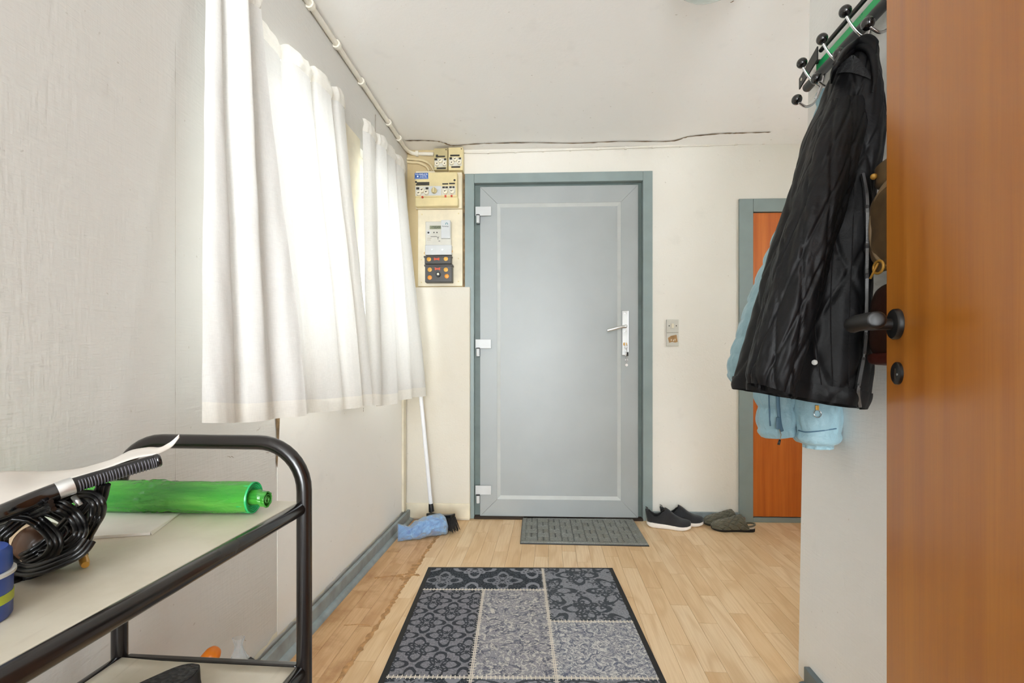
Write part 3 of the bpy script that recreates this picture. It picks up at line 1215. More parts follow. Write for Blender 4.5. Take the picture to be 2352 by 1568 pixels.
# ------------------------------------------------------------------ open orange door, close by on the right
DU = Vector((0.31, 0.9507, 0)).normalized()            # from the hinge side towards the free edge
t = (0.774 * 0.8 - 0.64) / (DU.x - 0.774 * DU.y)
FE = Vector((0.64, 0.80, 0)) + DU * t                  # free edge on the near face
DN = Vector((-DU.y, DU.x, 0))                          # near face normal
M_D = Matrix(((DU.x, -DN.x, 0, FE.x), (DU.y, -DN.y, 0, FE.y), (0, 0, 1, 0), (0, 0, 0, 1)))   # x towards free edge, y into the leaf
door3 = thing('door_3', None, None, FE - DU * 0.8, math.atan2(DU.y, DU.x), kind='structure')
obj('leaf', B().box((-0.80, 0, 0.008), (0, 0.038, 2.03), M_D), M['teak'], door3, bevel=0.0025)
Mi = M_D.inverted()


def on_door(px, py, d=0.0):
    """pixel -> door coordinates (x, z) on the near face, d proud of it"""
    ray = P(px, py, 1.0) - Vector((0, 0, H))
    o = Vector((0, 0, H))
    n = DN
    p0 = FE + DN * d
    k = (p0 - o).dot(n) / ray.dot(n)
    q = Mi @ (o + ray * k)
    return q.x, q.z


rx, rz_ = on_door(2062, 744)
ro = obj('handle_rosette', B().lathe([(0.0255, 0), (0.0255, 0.006), (0.0235, 0.0085), (0.012, 0.0095)], (rx, 0, rz_), (0, -1, 0), 32), M['doormetal'], door3, smooth=True, angle=40, mtx=M_D)
# neck out of the leaf, then the grip towards the hinge
pts = [(rx, -0.006, rz_), (rx, -0.03, rz_), (rx, -0.048, rz_)] + catmull([(rx - 0.001, -0.058, rz_), (rx - 0.008, -0.066, rz_), (rx - 0.03, -0.068, rz_ + 0.001), (rx - 0.07, -0.066, rz_ + 0.001), (rx - 0.098, -0.064, rz_), (rx - 0.104, -0.064, rz_)], 5)
rad = [0.0095, 0.0095, 0.010] + [0.0115, 0.0125, 0.013, 0.0135, 0.0135] + [0.0132] * (len(pts) - 3 - 5 - 4) + [0.0115, 0.010, 0.008, 0.004]
obj('lever', B().tube(pts, rad[:len(pts)], 16), M['doormetal'], ro, smooth=True, angle=50, mtx=M_D)
kx, kz2 = on_door(2064, 857)
es = obj('keyhole_plate', B().lathe([(0.0185, 0), (0.0185, 0.004), (0.0165, 0.0055), (0.001, 0.0055)], (kx, 0, kz2), (0, -1, 0), 28), M['doormetal'], door3, smooth=True, angle=40, mtx=M_D)
obj('keyhole', B().box((kx - 0.004, -0.0062, kz2 - 0.010), (kx + 0.001, -0.005, kz2 + 0.008), M_D), M['dark_gap'], es, bevel=0.0015)
obj('screw', B().lathe([(0.002, 0), (0.002, 0.001)], (kx - 0.010, -0.0055, kz2 - 0.002), (0, -1, 0), 10), M['steel'], es, mtx=M_D)

# ------------------------------------------------------------------ boxed-in lower wall and meter niche, left of the front door
s0 = bw(938, 900, 0.0)[0] - 0.02
s1 = bw(1079, 900, 0.045)[0]
zc0 = bw(1010, 659, 0.045)[1]
chase = tag(obj('trim_1', B().box((s0, -0.045, 0.0), (s1, 0.0, zc0), M_B), M['chase'], bevel=0.004), kind='structure')
zsk = bw(1010, 1156, 0.055)[1]
obj('skirting', B().box((s0, -0.056, 0.012), (s1 + .002, -0.0449, zsk), M_B), M['cream_paint'], chase, bevel=0.003)
b = B().box((s0, -0.006, zc0), (bw(1066, 560, 0)[0], -0.001, bw(1000, 341, 0)[1]), M_B)
tag(obj('trim_2', b, M['nicotine']), kind='structure')
b = B().box((bw(1064, 560, 0)[0], -0.010, zc0), (D1L + .001, -0.0005, bw(1000, 402, 0)[1]), M_B)
tag(obj('trim_3', b, M['crack']), kind='structure')
# corner strip of the left wall
tag(obj('trim_4', B().box((2.90, -0.014, 0.07), (2.945, 0.0, 0.86), M_L), M['cream_paint'], bevel=0.003), kind='structure')

# meter board with meter and terminal blocks
mb = thing('meter_board', 'cream board on the wall carrying the electricity meter and charcoal terminal blocks', 'meter board', M_B @ Vector((*bw(1011, 657, 0)[:1], -0.01, bw(1011, 657, 0)[1])), -BTH)
bpart('board', (960, 481, 1062, 657), 0.001, 0.022, M['board'], mb, 0.002)
for px, py in ((969, 492), (1053, 490), (968, 596), (1053, 593), (968, 648), (1053, 646)):
    bdisc('screw', px, py, 1.5, 0.021, 0.0235, M['beige'], mb, 10)
met = thing('electricity_meter', 'pale grey digital electricity meter with a small white module, on the cream board', 'meter', M_B @ Vector((bw(1007, 583, 0)[0], -0.03, bw(1007, 583, 0)[1])), -BTH)
bpart('case', (977, 508, 1036, 584), 0.0225, 0.055, M['metergrey'], met, 0.004)
bpart('terminal_cover', (976, 562, 1037, 585), 0.0225, 0.062, M['white_pvc'], met, 0.004)
bpart('window_bezel', (985, 515, 1014, 528), 0.05, 0.057, M['metergrey'], met, 0.001)
lc = bpart('display', (987, 518, 1013, 526), 0.05, 0.0582, M['lcd'], met)
btext('digits', '17382459', 1001, 522, 5.5, 0.0585, M['ink_black'], lc, width=20)
md = bpart('module', (1013, 505, 1034, 547), 0.05, 0.070, M['white_pvc'], met, 0.002)
btext('maker_name', 'Kamstrup', 1023, 519.5, 3.2, 0.0705, M['ink_black'], md, width=14)
arc = [bw(1026 + 2.6 * math.cos(a), 514.5 - 2.8 * math.sin(a), 0.0704) for a in [PI * (-0.15) + 1.3 * PI * i / 10 for i in range(11)]]
obj('maker_mark', B().ribbon([(a[0], -0.0706, a[1]) for a in arc], (0, -1, 0), 0.003), M['ink_teal'], md, mtx=M_B, recalc=False)
bdisc('optical_port', 984, 534, 4.8, 0.05, 0.0575, M['white_pvc'], met, 20)
bdisc('port_eye', 984, 534, 2.4, 0.05, 0.0582, M['black'], met, 14)
bdisc('button', 996.5, 533.5, 1.4, 0.05, 0.0575, M['black'], met, 10)
bdisc('button', 1003.5, 533.5, 1.4, 0.05, 0.0575, M['black'], met, 10)
bpart('data_label', (981, 540, 1012, 556), 0.05, 0.0556, M['metergrey'], met)
for k, (x0, x1, y) in enumerate(((989, 1003, 543), (981, 991, 547), (981, 989, 551), (1007, 1011, 553.5))):
    bpart('print_line', (x0, y - 0.5, x1, y + 0.5), 0.05, 0.0561, M['ink_black'] if k in (0, 3) else M['crack_grey'], met)
btext('mark', 'Y', 1006, 547, 7, 0.0562, M['ink_black'], met)
for px in (992, 1016):
    bdisc('seal_cap', px, 573, 2.2, 0.06, 0.0635, M['ink_white'], met, 12)
for px, py in ((977, 581), (1036, 577)):
    s, z = bw(px, py, 0.05)
    obj('wire_seal', B().tube(ringpts((s, -0.05, z), 0.008, (1, 0, 0), (0, 0.3, 1), 14), 0.0016, 6, False), M['brass'], met, smooth=True, mtx=M_B)


def terminal(name, label, rect, dd, seals, reds, knob=None):
    x0, y0, x1, y1 = rect
    t = thing(name, label, 'terminal block', M_B @ Vector((bw((x0 + x1) / 2, y1, 0)[0], -0.03, bw((x0 + x1) / 2, y1, 0)[1])), -BTH, 'terminal blocks under the meter')
    bpart('case', rect, 0.0225, dd, M['terminal'], t, 0.004)
    bpart('lip', (x0 - 2, y0 - 1, x1 + 1, y0 + 3), 0.0225, dd + 0.003, M['terminal'], t, 0.002)
    for px, py, mt_ in seals:
        d_ = bdisc('seal', px, py, 5.0, dd - 0.003, dd + 0.003, mt_, t, 18)
        bdisc('seal_ring', px, py, 2.2, dd, dd + 0.0042, M['brass'], d_, 12)
    for px, py in reds:
        pl_ = [(-6.5, -3.5), (-2, -1.5), (2, -1.5), (6.5, -3.5), (6, 4), (2, 2.2), (-2, 2.2), (-6, 4)]
        po = [bw(px + a, py + c, dd) for a, c in pl_]
        mt2 = M_B @ Matrix(((1, 0, 0, 0), (0, 0, 1, 0), (0, 1, 0, 0), (0, 0, 0, 1)))
        obj('wax_seal', B().prism(po, -dd - 0.002, -dd + 0.001, mt2), M['seal_red'], t)
    if knob:
        kb = bdisc('knob', knob[0], knob[1], 5.5, dd - 0.002, dd + 0.012, M['black'], t, 20)
        bdisc('knob_screw', knob[0], knob[1] - 1, 2.6, dd + 0.010, dd + 0.014, M['porcelain'], kb, 14)
    for py in (y0 + (y1 - y0) * 0.4, y0 + (y1 - y0) * 0.75):
        s, z = bw(x1 - 0.5, py, dd * 0.6)
        obj('side_seal', B().lathe([(0.011, 0), (0.011, 0.003)], (s + 0.0005, -dd * 0.6, z), (1, 0, 0), 16), M['amber'], t, smooth=True, angle=40, mtx=M_B)
    return t


terminal('terminal_block', 'small charcoal terminal block with one red seal directly under the meter', (975, 588, 1037, 606), 0.055, ((985, 595, M['brass']), (1024, 594, M['brass'])), ((1003, 594.5),))
terminal('terminal_block', 'large charcoal terminal block with four amber seals and a round knob', (976, 608, 1039, 648), 0.066, ((987, 619, M['brass']), (1024, 619, M['brass']), (987, 637, M['amber']), (1026, 634, M['amber'])), ((1005, 617),), (1006, 630))


def fuse(px, py, r, d, parent, spots):
    f_ = bdisc('fuse', px, py, r, d - 0.004, d + 0.016, M['porcelain'], parent, 20)
    bdisc('fuse_eye', px + spots[0], py + spots[1], r * 0.26, d + 0.010, d + 0.0166, M['black'], f_, 10)
    bdisc('fuse_eye', px + spots[0] * -0.4 + 0.8, py + spots[1] - 1.0, r * 0.2, d + 0.010, d + 0.0166, M['crack'], f_, 10)


# main fuse box
fb = thing('fuse_box', 'wide beige fuse box with blue sticker and round porcelain fuses, mounted over the meter board', 'fuse box', M_B @ Vector((bw(1003, 478, 0)[0], -0.05, bw(1003, 478, 0)[1])), -BTH)
bpart('base', (955, 392, 1061, 479), 0.007, 0.035, M['board'], fb, 0.003)
bpart('cover', (953, 395, 1050, 452), 0.03, 0.085, M['beige'], fb, 0.006)
bpart('lower_cover', (953, 450.5, 1052, 473), 0.03, 0.078, M['beige'], fb, 0.008)
bpart('fuse_panel', (954, 427, 985, 449.5), 0.08, 0.0868, M['metergrey'], fb, 0.001)
bpart('main_switch_plate', (985, 427, 1013.5, 448.5), 0.08, 0.087, M['white_pvc'], fb, 0.001)
bpart('fuse_panel', (1014.5, 427, 1029.5, 447.5), 0.08, 0.0868, M['metergrey'], fb, 0.001)
bpart('fuse_panel', (1030.3, 426.5, 1046, 447), 0.08, 0.0868, M['metergrey'], fb, 0.001)
st = bpart('sticker', (952.5, 397, 983.5, 411), 0.084, 0.0858, M['label_blue'], fb)
btext('lettering', 'TULLEBØLLE EL', 968, 400.3, 3.0, 0.0862, M['ink_white'], st, width=28)
btext('lettering', 'TLF. TRANEKÆR', 972, 403.6, 1.7, 0.0862, M['ink_white'], st, width=15)
btext('lettering', '509 50 11 88', 972, 406.4, 1.9, 0.0862, M['ink_white'], st, width=15)
btext('lettering', 'AUTORISERET EL-INSTALLATØR', 968, 409.3, 1.5, 0.0862, M['ink_white'], st, width=28)
bdisc('emblem', 959.3, 405, 1.9, 0.085, 0.0863, M['ink_white'], st, 14)
for px, py in ((955.5, 417.5), (1044, 413.5)):
    bdisc('cover_screw', px, py, 2.4, 0.084, 0.087, M['label_black'], fb, 14)
for rc in ((957, 418, 986, 422), (955, 422.3, 986, 425.6)):
    bpart('label_tape', rc, 0.084, 0.0862, M['label_black'], fb)
for rc in ((1016, 420.5, 1029.5, 423.6), (1031.5, 419.5, 1045, 422.8)):
    bpart('label_tape', rc, 0.084, 0.0862, M['label_black'], fb)
for rc in ((956, 430, 963, 435), (977.5, 430, 984, 434.5), (1016, 428, 1022, 432), (1023, 428, 1028.5, 432), (1032, 427.6, 1037.5, 431.6), (1039, 427.6, 1044, 431.6)):
    bpart('number_tag', rc, 0.084, 0.0880, M['label_black'], fb)
fuse(961, 442.5, 5.6, 0.087, fb, (-1, 0)); fuse(968.5, 435.5, 5.6, 0.087, fb, (-1, -0.5)); fuse(978.5, 440, 5.6, 0.087, fb, (-1, 0))
fuse(1022.3, 438.7, 5.6, 0.087, fb, (-1.4, -0.6)); fuse(1038, 438, 5.6, 0.087, fb, (-2, -0.4))
kn = bdisc('switch_knob', 996.5, 436.8, 6.4, 0.086, 0.098, M['beige_dk'], fb, 24)
s, z = bw(996.5, 436.8, 0.098)
obj('switch_grip', B().box((s - 0.004, -0.112, z - 0.017), (s + 0.004, -0.097, z + 0.017), M_B), M['beige'], kn, bevel=0.002)
btext('main_switch_print', '0  I', 1007, 436, 2.2, 0.0873, M['crack_grey'], fb)
for rc in ((968, 450, 972, 454), (1021, 447.8, 1025, 452), (1035, 447.4, 1039.2, 451.4)):
    bpart('red_marker', rc, 0.076, 0.0872, M['red'], fb)


def small_box(label, rect, d, fuses, tapes, tags, mat):
    t = thing('small_fuse_box', label, 'fuse box', M_B @ Vector((bw((rect[0] + rect[2]) / 2, rect[3], 0)[0], -0.03, bw(rect[0], rect[3], 0)[1])), -BTH, 'pair of small fuse boxes under the ceiling')
    bpart('case', rect, 0.007, d, mat, t, 0.003)
    x0, y0, x1, y1 = rect
    bpart('fuse_panel', (x0 + 1.5, y0 + 24, x1 - 2.5, y0 + 43), d - 0.002, d + 0.0015, M['metergrey'], t)
    for f_ in fuses:
        fuse(f_[0], f_[1], 5.0, d + 0.001, t, (f_[2], f_[3]))
    for rc in tapes:
        bpart('label_tape', rc, d - 0.002, d + 0.002, M['label_black'], t)
    for rc in tags:
        bpart('number_tag', rc, d - 0.002, d + 0.0032, M['label_black'], t)
    bdisc('case_screw', x1 - 3.5, y0 + 3.5, 1.3, d - 0.001, d + 0.0015, M['label_black'], t, 10)
    return t


small_box('olive beige small fuse box with a torn tape tick, beside the grey pipes', (996.5, 340, 1028, 390), 0.070, ((1011, 367.5, -1, 0), (1003, 375, 0, 0), (1020.5, 374.5, 0, 0.4)),
          ((1003, 357.5, 1022, 360.5), (1001, 355, 1006, 361), (1003, 384.5, 1024, 388)), ((998, 363.5, 1004, 368), (1019.5, 363.5, 1025, 367.5)), M['beige_dk'])
small_box('pale beige small fuse box closest to the door frame', (1029.5, 338, 1063, 390.5), 0.070, ((1045, 364.5, -1, -0.5), (1037, 372.5, -0.3, 0), (1054.5, 371.5, -1, 0)),
          ((1034, 355, 1055.5, 358.5), (1036.5, 381.5, 1057, 385)), ((1032.5, 361, 1038, 366), (1053.5, 361.5, 1059, 365.5)), M['beige'])


# cables and conduits
def bpt(px, py, d):
    s, z = bw(px, py, d)
    return M_B @ Vector((s, -d, z))


def cable(name, label, pts, r, mat, clips=(), clip_size=0.011, smooth_n=6):
    t = thing(name, label, 'cable', pts[0])
    line = catmull(pts, smooth_n)
    obj('conduit', B().tube(line, r, 10), mat, t, smooth=True)
    for c, up in clips:
        c = Vector(c)
        b = B().tube([c - up * clip_size * 0.75, c + up * clip_size * 0.75], r * 1.55, 10)
        obj('clip', b, mat, t, smooth=True, angle=40)
    return t


pts = [LWP(Y, 0.013, 2.262) for Y in (0.35, 0.9, 1.5, 2.0, 2.5, 2.8, 2.93)] + [bpt(948, 352, 0.014), bpt(975, 353.5, 0.014), bpt(996, 354, 0.016)]
cable('ceiling_cable', 'thick white painted cable clipped along the join of ceiling and curtained wall', pts, 0.0115, M['cable_white'],
      [(LWP(y, 0.013, 2.262), d1) for y in (1.42, 1.76, 1.98, 2.24, 2.62, 2.8)] + [(bpt(958, 353, .014), Vector((1, 0, 0)))])
pts = [bpt(1064, 349.5, 0.008)] + [bpt(1120.7 + (1835 - 1120.7) * k / 9, 349.5 + (325.5 - 349.5) * k / 9, 0.008) for k in range(10)]
cpos = [(1120.7 + (1817 - 1120.7) * k / 11, 350 + (326 - 350) * k / 11) for k in range(12)]
cable('ceiling_cable', 'thin cream cable clipped along the top of the far wall over the grey door', pts, 0.006, M['wall_back'],
      [(bpt(x, y, 0.008), Vector((1, -BS, 0))) for x, y in cpos], 0.009, 4)
cable('bent_conduit', 'upper of the two tan bent conduits running into the wide fuse box', [bpt(931, 364, .012), bpt(950, 366, .012), bpt(972, 369, .013), bpt(988, 378, .015), bpt(997, 393, .02)], 0.0085, M['cable_tan'])
cable('bent_conduit', 'lower of the two tan bent conduits running into the wide fuse box', [bpt(929, 371, .012), bpt(945, 373, .012), bpt(962, 374, .014), bpt(979, 382, .016), bpt(986, 393, .02)], 0.0085, M['cable_tan'])

# smooth white board under the windows
b = B().box((1.574, -0.0016, 0.072), (2.90, 0.001, 0.90), M_L)
obj('wall_panel', b, M['panel_white'], wall_left)

# cracks in the plaster
def crack(pts, nrm, w, mat, par, seed=1, n=6, jit=0.002):
    r = random.Random(seed)
    line = catmull(pts, n)
    line = [p + Vector((r.uniform(-jit, jit), r.uniform(-jit, jit) * 0.3, r.uniform(-jit, jit))) for p in line]
    nn = Vector(nrm).normalized()
    a = line[0]
    line = [p - nn * ((p - a).dot(nn)) for p in line]
    ws = [w * r.uniform(0.35, 1.2) for _ in line]
    ws[0] = ws[-1] = w * 0.15
    return obj('crack', B().ribbon(line, nn, ws), mat, par, recalc=False)


nl = Vector((math.cos(TH), -math.sin(TH), 0))
crack([lw(401, y, 0.001) for y in (-60, 10, 50, 88)], nl, 0.0022, M['crack'], wall_left, 1)
crack([lw(402, y, 0.001) for y in (90, 200, 400, 600, 800, 1000, 1180)], nl, 0.0008, M['crack_grey'], wall_left, 2, jit=0.0005)
crack([lw(736, y, 0.0022) for y in (1028, 1050, 1080, 1110)] + [lw(740, y, 0.0022) for y in (1150, 1200, 1240, 1280)], nl, 0.0018, M['crack'], wall_left, 3)
crack([lw(x, y, 0.0022) for x, y in ((832, 1118), (829, 1140), (820, 1175), (812, 1195), (809, 1230), (806, 1270), (803, 1305))], nl, 0.004, M['crack'], wall_left, 4)
crack([lw(x, y, 0.001) for x, y in ((862, 262), (862, 290), (861, 330))], nl, 0.006, M['crack'], wall_left, 5)
crack([lw(x, y, 0.0022) for x, y in ((834, 936), (834, 946))], nl, 0.004, M['crack'], wall_left, 6)
b = B()
pp = [lw(x, y, 0.0024) for x, y in ((633, 958), (643, 958), (641, 1008), (637, 1075), (634, 1060), (636, 1008))]
b.add(pp, [(0, 1, 2, 5), (5, 2, 3, 4)])
obj('peeled_patch', b, M['crack'], wall_left, recalc=False)
for k, (x, y, dx, dy) in enumerate(((588, 990, 9, -9), (612, 1040, 12, -3), (520, 1048, 16, 2), (640, 1490, 10, -12), (556, 1468, 8, 2), (905, 1165, 3, -18))):
    crack([lw(x, y, 0.0022), lw(x + dx * .5, y + dy * .4, .0022), lw(x + dx, y + dy, .0022)], nl, 0.0014, M['crack'], wall_left, 20 + k)
cz = CEIL - 0.0008
def cg(px, py):
    Y = F * (CEIL - H) / (HY - py)
    return Vector(((px - CX) / F * Y, Y, cz))
crack([cg(x, y) for x, y in ((930, 322), (990, 322), (1020, 327), (1040, 333), (1100, 329), (1200, 326.5), (1330, 327.5), (1420, 323.5), (1540, 323), (1580, 313), (1660, 305.5), (1700, 304.5), (1770, 302))], (0, 0, -1), 0.011, M['crack'], ceiling, 9, 8, 0.004)
crack([cg(x, y) for x, y in ((702, 6), (720, 30), (740, 58), (757, 82))], (0, 0, -1), 0.006, M['crack'], ceiling, 10)
crack([cg(x, y) for x, y in ((760, 86), (790, 130), (808, 156), (840, 208), (878, 266))], (0, 0, -1), 0.007, M['crack'], ceiling, 11)
crack([cg(1678, 6), cg(1682, 4), cg(1686, 2)], (0, 0, -1), 0.004, M['crack'], ceiling, 12)

# ------------------------------------------------------------------ windows behind the curtains
def window(name, y0, y1):
    w = thing(name, None, None, LWP((y0 + y1) / 2, 0, WZ0), -TH, kind='structure')
    fr = 0.045
    z0, z1 = WZ0, WZ1
    for nm, a, c in (('window_frame', (y0, z0), (y0 + fr, z1)), ('window_frame', (y1 - fr, z0), (y1, z1)), ('window_frame', (y0 + fr, z1 - fr), (y1 - fr, z1)), ('window_frame', (y0 + fr, z0), (y1 - fr, z0 + fr))):
        obj(nm, B().box((a[0], 0.035, a[1]), (c[0], 0.085, c[1]), M_L), M['cream_paint'], w, bevel=0.003)
    obj('pane', B().box((y0 + fr, 0.058, z0 + fr), (y1 - fr, 0.062, z1 - fr), M_L), M['glass'], w)
    obj('window_sill', B().box((y0, -0.006, z0 - 0.02), (y1, 0.036, z0 + 0.002), M_L), M['cream_paint'], w, bevel=0.003)
    return w


window('window_1', *W1)
window('window_2', *W2)
b = B().box((W1[1] - 0.012, -0.013, WZ0 - .02), (W1[1] + 0.03, 0, WZ1 + .03), M_L).box((W1[1] + 0.045, -0.008, WZ0 - .02), (W2[0] + 0.015, 0, WZ1 + .03), M_L)
tag(obj('trim_5', b, M['cream_paint'], bevel=0.003), kind='structure')

# ------------------------------------------------------------------ curtains
def curtain(label, top, bot, ztop, zbot, head, hem, n=220, loc_i=0):
    """top / bot: plan polylines (Y, distance from the wall); ztop / zbot: [(fraction, z)]"""
    def plan(pl):
        c = catmull([Vector((p[0], p[1], 0)) for p in pl], 24)
        ln = [0]
        for i in range(1, len(c)):
            ln.append(ln[-1] + (c[i] - c[i - 1]).length)
        def at(u):
            # follow control index so folds stay matched from top to hem
            k = u * (len(c) - 1)
            i = min(int(k), len(c) - 2)
            return c[i].lerp(c[i + 1], k - i)
        return at
    ta, ba = plan(top), plan(bot)

    def surf(u, v):
        a, c = ta(u), ba(u)
        w = v * v * (3 - 2 * v) * 0.35 + v * 0.65
        y, o = a.x + (c.x - a.x) * w, a.y + (c.y - a.y) * w
        zt, zb = lerp_tab(ztop, u)[0], lerp_tab(zbot, u)[0]
        z = zt + (zb - zt) * v
        o += 0.004 * mnoise.noise(Vector((y * 9, v * 3.0, loc_i * 3.1))) + 0.0018 * mnoise.noise(Vector((y * 40, v * 9, 5)))
        return LWP(y, max(o, 0.016), z)
    zm = lerp_tab(ztop, .5)[0] - lerp_tab(zbot, .5)[0]
    vh, ve = head / zm, 1 - hem / zm
    t = thing('curtain', label, 'curtain', surf(0.5, 1.0), -TH, 'white voile curtains')
    obj('cloth', B().grid(lambda u, v: surf(u, vh + (ve - vh) * v), n, 40), M['curtain'], t, smooth=True, recalc=False)
    obj('hem', B().grid(lambda u, v: surf(u, ve + (1 - ve) * v), n, 4), M['curtain2'], t, smooth=True, recalc=False)
    def headf(u, v):
        p = surf(u, vh * v)
        puff = 0.006 * math.sin(PI * v) + 0.006 * mnoise.noise(Vector((u * 30, v * 2, 7)))
        return p + nl * puff + Vector((0, 0, 0.010 * mnoise.noise(Vector((u * 14, 0, 3))) * (1 - v)))
    obj('heading', B().grid(headf, n, 6), M['curtain2'], t, smooth=True, recalc=False)
    return t


curtain('nearest white voile curtain, hanging lowest, with a wide fold turned into the room',
        [(1.195, .035), (1.20, .05), (1.215, .055), (1.235, .035), (1.243, .07), (1.265, .095), (1.28, .065), (1.29, .035), (1.315, .065), (1.345, .078)],
        [(1.040, .135), (1.08, .15), (1.13, .15), (1.165, .13), (1.185, .15), (1.225, .165), (1.26, .160), (1.29, .155), (1.335, .185), (1.372, .198)],
        [(0, 1.965), (1, 1.985)], [(0, .826), (.3, .812), (.7, .808), (1, .806)], 0.045, 0.046, loc_i=1)
curtain('middle white voile curtain, beside the bare strip of window casing',
        [(1.30, .035), (1.40, .05), (1.50, .04), (1.545, .022), (1.565, .05), (1.65, .055), (1.70, .04), (1.715, .022), (1.73, .05), (1.82, .055), (1.86, .04), (1.875, .025), (1.90, .05), (1.965, .045), (2.00, .03)],
        [(1.28, .12), (1.38, .145), (1.47, .145), (1.53, .125), (1.57, .145), (1.66, .16), (1.72, .15), (1.75, .13), (1.79, .155), (1.86, .165), (1.90, .15), (1.925, .125), (1.945, .15), (1.985, .16), (2.02, .13)],
        [(0, 1.945), (.35, 1.99), (.7, 2.03), (1, 2.055)], [(0, .806), (.5, .79), (1, .786)], 0.055, 0.044, loc_i=2)
curtain('farthest white voile curtain, closest to the fuse boxes',
        [(2.205, .03), (2.25, .05), (2.33, .045), (2.36, .025), (2.385, .05), (2.45, .055), (2.49, .03), (2.52, .045), (2.60, .05), (2.64, .028), (2.67, .045), (2.75, .05), (2.83, .035)],
        [(2.035, .115), (2.07, .15), (2.12, .15), (2.16, .11), (2.21, .13), (2.31, .16), (2.36, .13), (2.42, .135), (2.53, .165), (2.60, .14), (2.67, .15), (2.77, .17), (2.86, .152)],
        [(0, 2.075), (.5, 2.10), (1, 2.125)], [(0, .782), (.3, .765), (.7, .775), (1, .768)], 0.06, 0.05, loc_i=3)
# ------------------------------------------------------------------ ceiling lamp
lp = thing('ceiling_lamp', 'pale opal glass bowl lamp fixed to the ceiling', 'lamp', (0.665, 1.60, CEIL))
prof = [(0.13 * math.cos(a), -0.02 - 0.075 * math.sin(a)) for a in [i * PI / 2 / 10 for i in range(11)]]
obj('bowl', B().lathe(prof[::-1] + [(0.125, -0.012)], (0.665, 1.60, CEIL), (0, 0, 1), 36), M['lampglass'], lp, smooth=True)
obj('base', B().lathe([(0.135, -0.02), (0.135, 0.0)], (0.665, 1.60, CEIL), (0, 0, 1), 36), M['white_pvc'], lp, smooth=True, angle=40)

# ------------------------------------------------------------------ light switch
sw = thing('light_switch', 'grey square light switch with a small rocker, on the wall between the two doors', 'switch', M_B @ Vector((bw(1545, 764, 0)[0], 0, bw(1545, 764, 0)[1])), -BTH)
bpart('plate', (1531, 733.5, 1559, 763.5), -0.001, 0.010, M['switch'], sw, 0.002)
bpart('rocker_frame', (1540, 741.5, 1550, 755), 0.008, 0.0112, M['switch'], sw, 0.001)
bpart('rocker', (1542.7, 743, 1548, 753), 0.009, 0.0150, M['porcelain'], sw, 0.001)
for px in (1537, 1553.5):
    bdisc('screw_hole', px, 748, 1.3, 0.009, 0.0108, M['black'], sw, 10)
bl2 = thing('blank_plate', 'grey blank wall plate with a torn brown tape remnant, under the light switch', 'wall plate', M_B @ Vector((bw(1545, 795, 0)[0], 0, bw(1545, 795, 0)[1])), -BTH)
bpart('plate', (1531, 764.2, 1559.3, 794.5), -0.001, 0.009, M['switch'], bl2, 0.002)
po = [bw(x, y, 0.0095) for x, y in ((1534, 776), (1541, 771), (1554, 768.5), (1556.5, 785), (1551, 786.5), (1544, 785), (1537, 787))]
obj('tape_remnant', B().prism(po, -0.0098, -0.0085, M_B @ Matrix(((1, 0, 0, 0), (0, 0, 1, 0), (0, 1, 0, 0), (0, 0, 0, 1)))), M['brownpaper'], bl2)
for px, py in ((1542, 780.5), (1547, 781.5), (1550.5, 780)):
    bpart('fibre', (px - 0.8, py - 2, px + 0.8, py + 2), 0.009, 0.0102, M['porcelain'], bl2)

# ------------------------------------------------------------------ mats
def rugtf(cx, cy, ang):
    return Matrix.Translation((cx, cy, 0)) @ Matrix.Rotation(ang, 4, 'Z')


RW, RL = 0.862, 1.215
rug_m = rugtf(0.0385, 2.262, math.radians(-0.55))
rug = thing('patchwork_rug', 'patchwork print rug in greys with black rubber edge on the oak floor', 'rug', (0.0385, 2.262, 0), math.radians(-0.55))
hw = RW / 2
obj('rubber_edge', B().box((-hw, -RL, 0.0), (hw, 0, 0.0035), rug_m), M['blacksoft'], rug, bevel=0.0015)
e = 0.020
bpile = B()
def pilef(u, v):
    x = -hw + e + (RW - 2 * e) * u
    y = -RL + e + (RL - 2 * e) * v
    return rug_m @ Vector((x, y, 0.0072 + 0.0006 * mnoise.noise(Vector((x * 9, y * 9, 0)))))
bpile.box((-hw + e, -RL + e, 0.003), (hw - e, -e, 0.0072), rug_m)
obj('pile', bpile, M['rug'], rug, bevel=0.0015)
# cream stitching
bs = B()
def seamline(p, q):
    p, q = Vector((p[0], p[1], 0.0078)), Vector((q[0], q[1], 0.0078))
    d = (q - p); L = d.length; d.normalize(); n_ = Vector((-d.y, d.x, 0))
    r = random.Random(int(L * 1000))
    w = 0.0016
    for off in (-0.0026, 0.0026):
        a, c = p + n_ * off, q + n_ * off
        bs.add([rug_m @ (a - n_ * w), rug_m @ (a + n_ * w), rug_m @ (c + n_ * w), rug_m @ (c - n_ * w)], [(0, 1, 2, 3)])
    k = 0.006
    while k < L:
        c = p + d * k + Vector((0, 0, 0.0006))
        h = 0.0095 + r.uniform(-0.001, 0.0015)
        sk = d * r.uniform(-0.001, 0.001)
        bs.add([rug_m @ (c - n_ * h - d * w + sk), rug_m @ (c - n_ * h + d * w + sk), rug_m @ (c + n_ * h + d * w - sk), rug_m @ (c + n_ * h - d * w - sk)], [(0, 1, 2, 3)])
        k += 0.0135
for p, q_ in (((0.103, -e), (0.103, -RL + e)), ((-0.155, -0.235), (-0.155, -RL + e)), ((-hw + e, -0.235), (0.103, -0.235)), ((0.103, -0.483), (hw - e, -0.483)), ((-hw + e, -0.805), (hw - e, -0.805))):
    seamline(p, q_)
obj('stitching', bs, varied('cream_thread', (216, 209, 196), 0.9, var=0.05), rug, kind='stuff', recalc=False)

